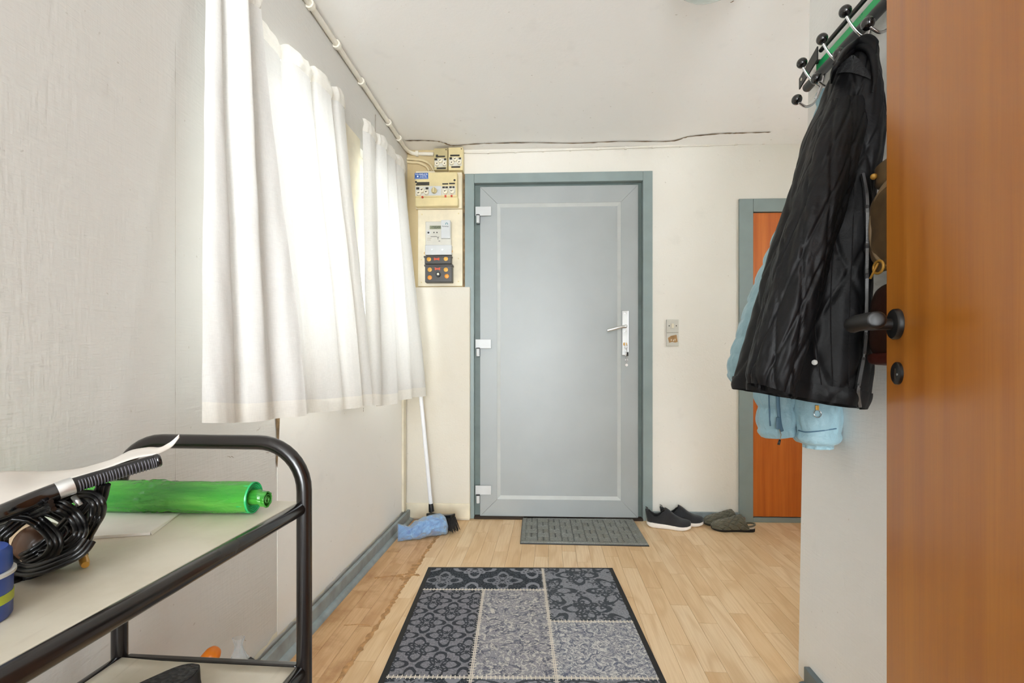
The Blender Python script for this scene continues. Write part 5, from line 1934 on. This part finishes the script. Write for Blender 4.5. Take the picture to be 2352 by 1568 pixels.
def slipper(label, heel, toe):
    m_, L_ = shoe_tf(heel, toe)
    t_ = thing('quilted_slipper', label, 'slipper', (heel[0], heel[1], 0), 0, 'pair of quilted slippers')
    R_ = [outline_ring(L_, k, z, 30, 0, 0.008, 0.0) for k, z in ((.94, 0.0), (1.03, .004), (1.05, .012), (1.02, .018))]
    obj('sole', B().rings(R_), M['blacksoft'], t_, smooth=True, angle=60, mtx=m_)
    obj('insole', B().rings([outline_ring(L_, .90, .016), outline_ring(L_, .88, .023)]), M['insole'], t_, smooth=True, angle=60, mtx=m_)
    rim = [Vector((p.x, p.y, .026)) for p in outline_ring(L_, .98, .026) if p.x < .52 * L_]
    a_ = [p for p in rim if p.y >= 0]; c_ = [p for p in rim if p.y < 0]
    a_.sort(key=lambda p: -p.x); c_.sort(key=lambda p: p.x)
    rimp = a_ + c_
    obj('rim', B().tube([p + Vector((0, 0, .004 + .010 * max(0, 1 - p.x / (L_ * .25)))) for p in rimp], 0.0055, 8, flat=0.8), M['quilt_olive'], t_, smooth=True, mtx=m_)
    def hgt(s):
        return lerp_tab([(.24, .066), (.30, .071), (.36, .071), (.46, .064), (.62, .050), (.78, .038), (.90, .028), (.97, .016), (1, .004)], s)[0]
    def vf(u, v):
        s0 = 0.27 + 0.14 * (abs(u - .5) * 2) ** 2 * -1 + 0.04
        s = s0 + (0.988 - s0) * v
        w_ = foot_outline(s) * L_ * 1.01
        a = PI * u
        c, q_ = math.cos(a), math.sin(a)
        p = Vector((s * L_, w_ * math.copysign(abs(c) ** .7, c), .014 + hgt(s) * abs(q_) ** .85))
        qs, qt = u * 4.5, v * 4.0
        d_ = min(abs((qs + qt) % 1 - .5), abs((qs - qt) % 1 - .5))
        puff = 0.0060 * min(1, (0.5 - abs(0.5 - min(abs((qs + qt) % 1), 1 - abs((qs + qt) % 1)))) * 0 + min(min((qs + qt) % 1, 1 - (qs + qt) % 1), min((qs - qt) % 1, 1 - (qs - qt) % 1)) / .22) ** .6
        return p + Vector((0, c, q_)) * (puff - .003)
    obj('quilted_upper', B().grid(vf, 96, 84), M['quilt_olive'], t_, smooth=True, solid=0.004, mtx=m_, recalc=False)
    edge = [m_ @ vf(i / 24, 0) for i in range(25)]
    obj('binding', B().tube(edge, 0.003, 8), M['quilt_olive'], t_, smooth=True)
    return t_


slipper('olive quilted slipper, the nearer of the pair, toe towards the sneakers', (1.392, 2.768), (1.150, 2.792))
slipper('olive quilted slipper, behind its mate against the grey skirting', (1.385, 2.876), (1.140, 2.880))

# ------------------------------------------------------------------ coat rack on the right wall
rack = thing('coat_rack', 'wall coat rack with black ball hooks, green strip and black rails above the jackets', 'coat rack', RWP(1.05, 0, 1.62), -TH)
Y0, Y1 = 0.70, 1.385
obj('top_rail', B().tube([RWP(Y0, .022, 1.812), RWP(Y1 - .06, .022, 1.812)], 0.006, 10), M['black'], rack, smooth=True, angle=50)
b = B()
vs = [RWP(y, o, z) for y in (Y0, Y1 - .03) for o, z in ((.012, 1.765), (.018, 1.765), (.018, 1.793), (.012, 1.793))]
b.add(vs, [(0, 1, 2, 3), (7, 6, 5, 4), (0, 4, 5, 1), (1, 5, 6, 2), (2, 6, 7, 3), (3, 7, 4, 0)])
obj('green_strip', b, M['greenstrip'], rack)
obj('bottom_rail', B().tube([RWP(Y0, .030, 1.742), RWP(Y1 - 0.004, .030, 1.742), RWP(Y1, .030, 1.742)], [0.0125, 0.0125, 0.010], 18), M['black'], rack, smooth=True, angle=50)
for yy in (Y1 + .012, Y0 - .01):
    vs = [RWP(y, o, z) for y, o0, z0_, z1_ in ((yy - .075, .030, 1.785, 1.822), (yy + .022, .030, 1.758, 1.790)) for o, z in ((o0, z0_), (o0 + .004, z0_), (o0 + .004, z1_), (o0, z1_))]
    pl_ = B().add(vs, [(0, 1, 2, 3), (7, 6, 5, 4), (0, 4, 5, 1), (1, 5, 6, 2), (2, 6, 7, 3), (3, 7, 4, 0)])
    e_ = obj('end_plate', pl_, M['black'], rack, bevel=0.001)
    obj('plate_hole', B().lathe([(0.004, 0), (0.004, 0.0008)], RWP(yy + .006, .0345, 1.779), -nl * -1 * -1, 12), M['porcelain'], e_)
    obj('wall_stub', B().tube([RWP(yy - .05, 0.0, 1.795), RWP(yy - .05, .032, 1.795)], 0.006, 10), M['black'], e_, smooth=True, angle=50)
for yy in (1.297, 1.201, 1.107, 1.007, 0.905, 0.80):
    hk = obj('hook', B().tube(catmull([RWP(yy, .026, 1.735), RWP(yy, .034, 1.705), RWP(yy, .044, 1.678), RWP(yy, .050, 1.665)], 5), 0.0045, 10), M['chrome'], rack, smooth=True)
    obj('upper_arm', B().tube(catmull([RWP(yy, .036, 1.695), RWP(yy, .058, 1.710), RWP(yy, .075, 1.730), RWP(yy, .0875, 1.752)], 6), 0.0032, 10), M['chrome'], hk, smooth=True)
    obj('lower_arm', B().tube(catmull([RWP(yy, .044, 1.676), RWP(yy, .058, 1.652), RWP(yy, .078, 1.643), RWP(yy, .0985, 1.655)], 6), 0.0032, 10), M['chrome'], hk, smooth=True)
    obj('ball', B().ball(RWP(yy, .0885, 1.760), 0.0132), M['blackgloss'], hk, smooth=True)
    obj('ball', B().ball(RWP(yy + .004, .100, 1.664), 0.0132), M['blackgloss'], hk, smooth=True)


# ------------------------------------------------------------------ garments
def garment(tab, fold, n=150, m=150, quilt=None, puffs=None, noise_k=0.004):
    """tab rows (row pixel, left pixel, right pixel, depth, half thickness, tilt): closed tube of cloth"""
    y0, y1 = tab[0][0], tab[-1][0]

    def f(u, v):
        py = y0 + (y1 - y0) * v
        l, r, Yc, ry, tl2 = lerp_tab(tab, py)
        c = P((l + r) / 2, py, Yc)
        rx = (r - l) / 2 / F * Yc
        a = 2 * PI * u
        ca, sa_ = math.cos(a), math.sin(a)
        k = 1.0 + fold(a, v)
        x, y = rx * ca * k, -ry * sa_ * k
        d_ = 0.0
        if quilt:
            sp_, dep = quilt
            arc_ = a * 0.15
            zz_ = c.z * 0.9
            for sg in (1, -1):
                q_ = ((arc_ * 0.80 + sg * zz_ * 0.55) / sp_) % 1.0
                q_ = min(q_, 1 - q_) * sp_
                d_ -= dep * math.exp(-(q_ / 0.006) ** 2)
        if puffs:
            sp_, dep = puffs
            q_ = (c.z / sp_) % 1.0
            d_ += dep * (abs(math.sin(PI * q_)) ** 0.6 - 0.6)
            d_ += dep * .25 * mnoise.noise(Vector((a * 9, c.z * 60, 3)))
        d_ += noise_k * mnoise.noise(Vector((ca * 2.5, sa_ * 2.5, v * 9))) + noise_k * .5 * mnoise.noise(Vector((ca * 7, sa_ * 7, v * 22)))
        nn = Vector((ca / max(rx, .02), -sa_ / max(ry, .02), 0)).normalized()
        # front is the viewer's side: sin > 0
        return c + Vector((x, y, -tl2 * ca)) + nn * d_
    return f


bj = thing('quilted_jacket', 'black quilted jacket with hood hanging by its loop from the coat rack', 'jacket', RWP(1.08, .12, .88))
jt = [(92, 1972, 2004, 1.085, .014, 0), (120, 1948, 2008, 1.085, .032, 0), (165, 1918, 2002, 1.083, .055, 0), (230, 1896, 2006, 1.080, .075, 0), (300, 1864, 2010, 1.078, .085, 0),
      (370, 1844, 2006, 1.076, .090, 0), (440, 1825, 1992, 1.076, .093, 0), (560, 1787, 1985, 1.078, .100, .002), (700, 1750, 1982, 1.082, .106, .006), (800, 1726, 1984, 1.088, .112, .012),
      (880, 1708, 1976, 1.095, .113, .019), (914, 1704, 1966, 1.098, .112, .022)]
def jfold(a, v):
    am = 0.02 + 0.085 * v
    return am * (math.sin(5 * a + 0.6 + 0.9 * v) * .8 + .45 * math.sin(9 * a - 1.1 * v + 2) + .12 * math.sin(15 * a + 1)) * (0.35 + 0.65 * min(1, v * 2.2))
jf = garment(jt, jfold, quilt=(0.125, 0.0032), noise_k=0.004)
jb = B().grid(jf, 220, 200)
obj('shell', jb, M['blackcoat'], bj, smooth=True, recalc=False)
lf = garment([(r[0], r[1] + 7, r[2] - 7, r[3], r[4] - .008, r[5]) for r in jt], jfold)
obj('lining', B().grid(lambda u, v: lf(u, 0.55 + 0.44 * v), 120, 40), M['lining'], bj, smooth=True, recalc=False)
obj('hem_band', B().grid(lambda u, v: jf(u, 0.962 + 0.04 * v) + (jf(u, .97) - jf(u + .5, .97)).normalized() * (0.003 + .002 * math.sin(PI * v)), 160, 6), M['blackcoat'], bj, smooth=True, recalc=False)
# hood rim arching over the opening and the dark inside
tree = BVHTree.FromPolygons([tuple(v) for v in jb.v], jb.f)
def on_jacket(px, py, lift, fall=1.02):
    o = Vector((0, 0, H))
    d_ = (P(px, py, 1.0) - o).normalized()
    h = tree.ray_cast(o, d_)
    if h[0] is None:
        return P(px, py, fall)
    return h[0] - d_ * lift
rimp = [(1908, 192), (1912, 165), (1930, 140), (1955, 118), (1980, 108), (2000, 118), (2009, 150), (2010, 185), (2004, 212)]
rim = catmull([on_jacket(x, y, 0.012) for x, y in rimp], 7)
obj('hood_rim', B().tube(rim, [0.001 + 0.0085 * math.sin(PI * i / (len(rim) - 1)) for i in range(len(rim))], 14, flat=0.8), M['blackcoat'], bj, smooth=True)
hoodp = [(1912, 150), (1935, 118), (1962, 96), (1985, 84), (2006, 92)]
hc_ = catmull([P(x, y, 1.05) for x, y in hoodp], 7)
obj('hood', B().grid(lambda u, v: hc_[min(int(u * (len(hc_) - 1)), len(hc_) - 1)].lerp(rim[min(int(u * 40), len(rim) - 1)], v) + Vector((0, -0.012 * math.sin(PI * v), .004 * math.sin(PI * v))), 28, 8), M['blackcoat'], bj, smooth=True, solid=0.006, recalc=False)
obj('hood_inside', B().grid(lambda u, v: on_jacket(1916 + 84 * u - 0 * v, (185 - 60 * math.sin(PI * (0.15 + u * .8))) + (42 * v) * math.sin(PI * (0.1 + u * .85)), 0.0035), 24, 8), M['lining'], bj, smooth=True, recalc=False)
obj('hanging_loop', B().tube([RWP(1.085, .044, 1.665), P(1990, 88, 1.07), P(1984, 98, 1.075)], 0.003, 8), M['black'], bj, smooth=True)
# sleeve on the near side
st_ = [(235, 1905, 1985, 1.035, .030, 0), (320, 1872, 1975, 1.005, .045, 0), (440, 1834, 1944, .988, .052, 0), (560, 1798, 1908, .980, .055, 0), (700, 1762, 1872, .978, .055, 0), (800, 1738, 1848, .980, .052, .004), (868, 1724, 1826, .985, .048, .012), (898, 1728, 1822, .988, .045, .016)]
def sfold(a, v):
    return 0.05 * math.sin(3 * a + 4 * v) + 0.03 * math.sin(7 * a + 9 * v)
sf = garment(st_, sfold, quilt=(0.105, 0.004), noise_k=0.004)
sb = B().grid(sf, 110, 140)
obj('sleeve', sb, M['blackcoat'], bj, smooth=True, recalc=False)
obj('sleeve_lining', B().grid(lambda u, v: sf(u, 1.0).lerp(sf(u + .5, 1.0), .5 * (0.06 + .94 * v)) + Vector((0, 0, .012)), 40, 4), M['lining'], bj, smooth=True, recalc=False)
# zip along the open front edge
zp = [(1980, 400), (1987, 440), (1989, 480), (1989, 560), (1988, 640), (1987, 720), (1986, 770), (1981, 820), (1973, 865), (1968, 900), (1973, 934)]
def on_edge(px, py, lift):
    """as on_jacket, stepping in from the edge until the cloth is met"""
    for k in range(40):
        d_ = (P(px - 1.5 * k, py, 1.0) - Vector((0, 0, H))).normalized()
        h = tree.ray_cast(Vector((0, 0, H)), d_)
        if h[0] is not None and h[0].y < 1.16:
            return h[0] - d_ * lift
    return P(px, py, 1.03)
zl = catmull([on_edge(x, y, 0.005) for x, y in zp], 7)
zo = obj('zip_tape', B().tube(zl, 0.0042, 8, flat=0.5), M['lining'], bj, smooth=True)
zt_ = [p + Vector((0, -0.004, 0)) for p in zl]
zd = []
for i in range(len(zt_) - 1):
    for k in range(4):
        zd.append(zt_[i].lerp(zt_[i + 1], k / 4))
bz = B()
for p, q_ in zip(zd[:-1], zd[1:]):
    c = (p + q_) / 2
    bz.box((-.0026, -.0016, -.0011), (.0026, .0016, .0011), Matrix.Translation(c) @ (q_ - p).to_track_quat('Z', 'Y').to_matrix().to_4x4())
obj('zip_teeth', bz, M['zip'], zo, kind='stuff')
pz = on_jacket(1871, 832, 0.003)
o_ = Vector((0, 0, H)); dz_ = (P(1871, 832, 1) - o_).normalized()
obj('snap_button', B().lathe([(0.0055, 0), (0.0055, .003), (0.004, .004)], pz, -dz_, 16), M['greywhite'], bj, smooth=True, angle=40)
for line in ([(1880, 300), (1876, 420), (1866, 560), (1868, 700), (1880, 830), (1890, 905)], [(1940, 330), (1930, 460), (1912, 600), (1908, 740), (1912, 860), (1914, 915)], [(1962, 420), (1958, 560), (1952, 700), (1950, 860), (1952, 925)]):
    lc_ = catmull([on_jacket(x, y, 0.0008) for x, y in line], 8)
    obj('seam', B().tube(lc_, 0.0013, 6), M['lining'], bj, smooth=True)

# pale blue puffer behind it
pj = thing('puffer_jacket', 'pale blue puffer jacket hanging behind the black quilted jacket', 'jacket', RWP(1.30, .1, .75))
pt = [(210, 1880, 1895, 1.325, .014, 0), (300, 1872, 1905, 1.33, .03, 0), (480, 1835, 1905, 1.335, .045, 0), (700, 1778, 1880, 1.335, .050, 0), (880, 1735, 1846, 1.335, .050, 0), (940, 1744, 1834, 1.33, .050, .0), (985, 1746, 1830, 1.33, .048, -.006), (1000, 1758, 1824, 1.33, .040, -.006)]
pf_ = garment(pt, lambda a, v: .03 * math.sin(4 * a + v), puffs=(0.052, 0.009), noise_k=.004)
pbm = B().grid(pf_, 120, 170)
obj('body', pbm, M['bluecoat'], pj, smooth=True, recalc=False)
obj('body_bottom', B().grid(lambda u, v: pf_(u, 1.0).lerp(pf_(u + .5, 1.0), .5 * v), 60, 6), M['bluecoat'], pj, smooth=True, recalc=False)
s1 = [(430, 1830, 1880, 1.385, .035, 0), (600, 1756, 1815, 1.39, .042, 0), (720, 1710, 1772, 1.39, .044, 0), (820, 1680, 1746, 1.39, .044, .008), (868, 1673, 1738, 1.39, .042, .012), (886, 1686, 1728, 1.39, .032, .010)]
f1_ = garment(s1, lambda a, v: .02 * math.sin(3 * a), puffs=(0.054, 0.006))
obj('sleeve', B().grid(f1_, 70, 110), M['bluecoat'], pj, smooth=True, recalc=False)
obj('sleeve_end', B().grid(lambda u, v: f1_(u, 1.0).lerp(f1_(u + .5, 1.0), .5 * v), 50, 5), M['bluecoat'], pj, smooth=True, recalc=False)
s2 = [(560, 1835, 1905, 1.28, .03, 0), (760, 1832, 1915, 1.28, .044, 0), (900, 1828, 1922, 1.28, .048, 0), (958, 1829, 1925, 1.28, .050, 0), (986, 1833, 1922, 1.28, .047, 0), (992, 1833, 1921, 1.28, .047, 0), (1004, 1828, 1925, 1.28, .051, 0), (1016, 1836, 1918, 1.28, .046, 0), (1019, 1848, 1911, 1.28, .034, 0), (1028, 1848, 1911, 1.28, .033, 0)]
f2_ = garment(s2, lambda a, v: .02 * math.sin(3 * a + 1), noise_k=.006)
sl2 = B().grid(f2_, 80, 120)
obj('sleeve', sl2, M['bluecoat'], pj, smooth=True, recalc=False)
obj('sleeve_end', B().grid(lambda u, v: f2_(u, 1.0).lerp(f2_(u + .5, 1.0), .5 * v), 50, 4), M['bluecoat'], pj, smooth=True, recalc=False)
tree2 = BVHTree.FromPolygons([tuple(v) for v in pbm.v], pbm.f)
tree3 = BVHTree.FromPolygons([tuple(v) for v in sl2.v], sl2.f)
def cast(tr, px, py, lift, fall):
    d_ = (P(px, py, 1.0) - o_).normalized()
    h = tr.ray_cast(o_, d_)
    return (h[0] if h[0] is not None else P(px, py, fall)) - d_ * lift
zz1 = catmull([cast(tree2, x, y, .006, 1.24) for x, y in ((1786, 890), (1787, 920), (1789, 950), (1792, 975), (1796, 990))], 5)
zb1 = obj('zip', B().tube(zz1, 0.005, 8, flat=.6), M['zipblue'], pj, smooth=True)
zz2 = [cast(tree2, x, y, .005, 1.24) for x, y in ((1766, 905), (1767, 940), (1769, 978))]
obj('placket_seam', B().tube(catmull(zz2, 4), 0.002, 6), M['zipblue'], pj, smooth=True)
p_ = cast(tree2, 1787, 968, .014, 1.24)
obj('zip_pull', B().box((-.005, -.003, -.020), (.005, .003, .012), Matrix.Translation(p_)), M['zipblue'], zb1, bevel=.002)
cd = [p_ - Vector((-.003, 0, .018)), p_ - Vector((-.006, .004, .034)), p_ - Vector((-.002, .006, .046))]
obj('cord', B().tube(cd, 0.0012, 6), M['crack_grey'], zb1, smooth=True)
obj('cord_end', B().tube([cd[-1], cd[-1] + Vector((-.004, 0, -.014))], [0.0025, 0.0035], 8), M['black'], zb1, smooth=True)
q_ = cast(tree3, 1878, 950, .006, 1.19)
obj('ring_pull', B().tube(ringpts(q_, .0092, (1, 0, 0), (0, .2, 1), 24), .0011, 8, False), M['chrome'], pj, smooth=True)
q2_ = cast(tree3, 1877, 936, .005, 1.19)
obj('ring_clasp', B().box((-.004, -.002, -.006), (.004, .002, .006), Matrix.Translation(q2_)), M['brass'], pj, bevel=.001)
cs = catmull([cast(tree3, x, y, .0022, 1.19) for x, y in ((1834, 988), (1850, 992), (1880, 990), (1921, 984))], 6)
obj('cuff_seam', B().tube(cs, .0016, 6), M['zipblue'], pj, smooth=True)

# ------------------------------------------------------------------ bags beside the orange door
def rbox(c, half, mtx, n=14, k=4.0, seed=0, wob=0.004):
    """soft box: superellipsoid with a little sag"""
    def f(u, v):
        a, t_ = 2 * PI * u, PI * (v - .5)
        sg = lambda x, e_: math.copysign(abs(x) ** e_, x)
        e_ = 2 / k
        x = sg(math.cos(t_), e_) * sg(math.cos(a), e_)
        y = sg(math.cos(t_), e_) * sg(math.sin(a), e_)
        z = sg(math.sin(t_), e_)
        p = Vector((c[0] + half[0] * x, c[1] + half[1] * y, c[2] + half[2] * z))
        p += Vector((x, y, 0)) * wob * mnoise.noise(Vector((x * 2 + seed, y * 2, z * 2)))
        return mtx @ p
    return f


M_R = M_H @ Matrix.Translation((xr - 0.003, 0.030, 0))             # x = -distance from the right wall, y along the hallway
hbag = thing('leather_handbag', 'olive brown leather handbag with pale piping, squeezed between jacket and orange door', 'handbag', RWP(.90, .06, 1.10), -TH)
obj('body', B().grid(rbox((-.064, .893, 1.225), (.050, .083, .115), M_R, seed=2), 48, 32), M['leather'], hbag, smooth=True, recalc=False)
obj('pocket', B().grid(rbox((-.116, .925, 1.215), (.016, .060, .075), M_R, seed=3), 40, 24), M['leather'], hbag, smooth=True, recalc=False)
pip = [M_R @ Vector((-.130, .985 + .004 * math.sin(i), 1.30 - .012 * i + .0)) for i in range(0, 9)] 
pip2 = [M_R @ Vector((-.126, .915 + .062 * math.cos(a), 1.215 + .080 * math.sin(a))) for a in [2 * PI * i / 40 for i in range(41)]]
obj('piping', B().tube(pip2, .0055, 8, False), M['leather_pale'], hbag, smooth=True)
pip3 = [M_R @ Vector((-.118, .893 + .081 * math.cos(a), 1.225 + .108 * math.sin(a))) for a in [2 * PI * i / 40 for i in range(41)]]
obj('piping', B().tube(pip3, .0040, 8, False), M['leather_pale'], hbag, smooth=True)
obj('flap', B().grid(rbox((-.085, .900, 1.315), (.048, .082, .030), M_R, seed=5), 40, 20), M['leather'], hbag, smooth=True, recalc=False)
bk = obj('buckle', B().tube([M_R @ Vector((-.134, .945 + .014 * math.cos(a), 1.137 + .012 * math.sin(a))) for a in [2 * PI * i / 20 for i in range(21)]], .0025, 8, False), M['brass'], hbag, smooth=True)
obj('buckle_pin', B().tube([M_R @ Vector((-.134, .945, 1.145)), M_R @ Vector((-.138, .962, 1.118))], .0022, 8), M['brass'], bk, smooth=True)
obj('tab', B().box((-.131, .90, 1.128), (-.124, .965, 1.150), M_R), M['leather'], hbag, bevel=.002)
for yy, zb_ in ((.958, 1.315), (.872, 1.315)):
    obj('rivet', B().ball(M_R @ Vector((-.134, yy, zb_)), .006, 12, 8), M['brass'], hbag, smooth=True)
bstr = B()
sp_ = catmull([M_R @ Vector((-.10, .935, 1.33)), M_R @ Vector((-.10, .945, 1.45)), M_R @ Vector((-.097, .952, 1.60)), M_R @ Vector((-.070, .972, 1.668)), M_R @ Vector((-.055, .977, 1.655)), M_R @ Vector((-.06, .92, 1.50)), M_R @ Vector((-.08, .88, 1.34))], 8)
vs = []
for p in sp_:
    vs += [p + d1 * -.017, p + d1 * .017]
bstr.add(vs, [(2 * i, 2 * i + 1, 2 * i + 3, 2 * i + 2) for i in range(len(sp_) - 1)])
obj('shoulder_strap', bstr, M['tan_strap'], hbag, smooth=True, solid=.004, recalc=False)
M_R = M_H @ Matrix.Translation((xr - 0.006, 0.030, 0))
dbag = thing('dark_satchel', 'very dark brown satchel hanging low against the white wall by the black door handle', 'bag', RWP(.88, .04, .96), -TH)
obj('body', B().grid(rbox((-.088, .865, 1.028), (.060, .110, .080), M_R, seed=8), 48, 28), M['brown_dark'], dbag, smooth=True, recalc=False)
obj('base_trim', B().grid(rbox((-.088, .865, .962), (.062, .117, .014), M_R, seed=9), 40, 12), varied('dark_red_leather', (74, 30, 20), .4), dbag, smooth=True, recalc=False)
sp2 = [M_R @ Vector((-.03, .95, 1.09)), M_R @ Vector((-.007, .93, 1.25)), M_R @ Vector((-.007, .90, 1.45)), M_R @ Vector((-.020, .878, 1.655)), M_R @ Vector((-.007, .86, 1.45)), M_R @ Vector((-.007, .82, 1.25)), M_R @ Vector((-.03, .79, 1.09))]
obj('strap', B().tube(catmull(sp2, 8), .006, 8, flat=.4), M['brown_dark'], dbag, smooth=True)
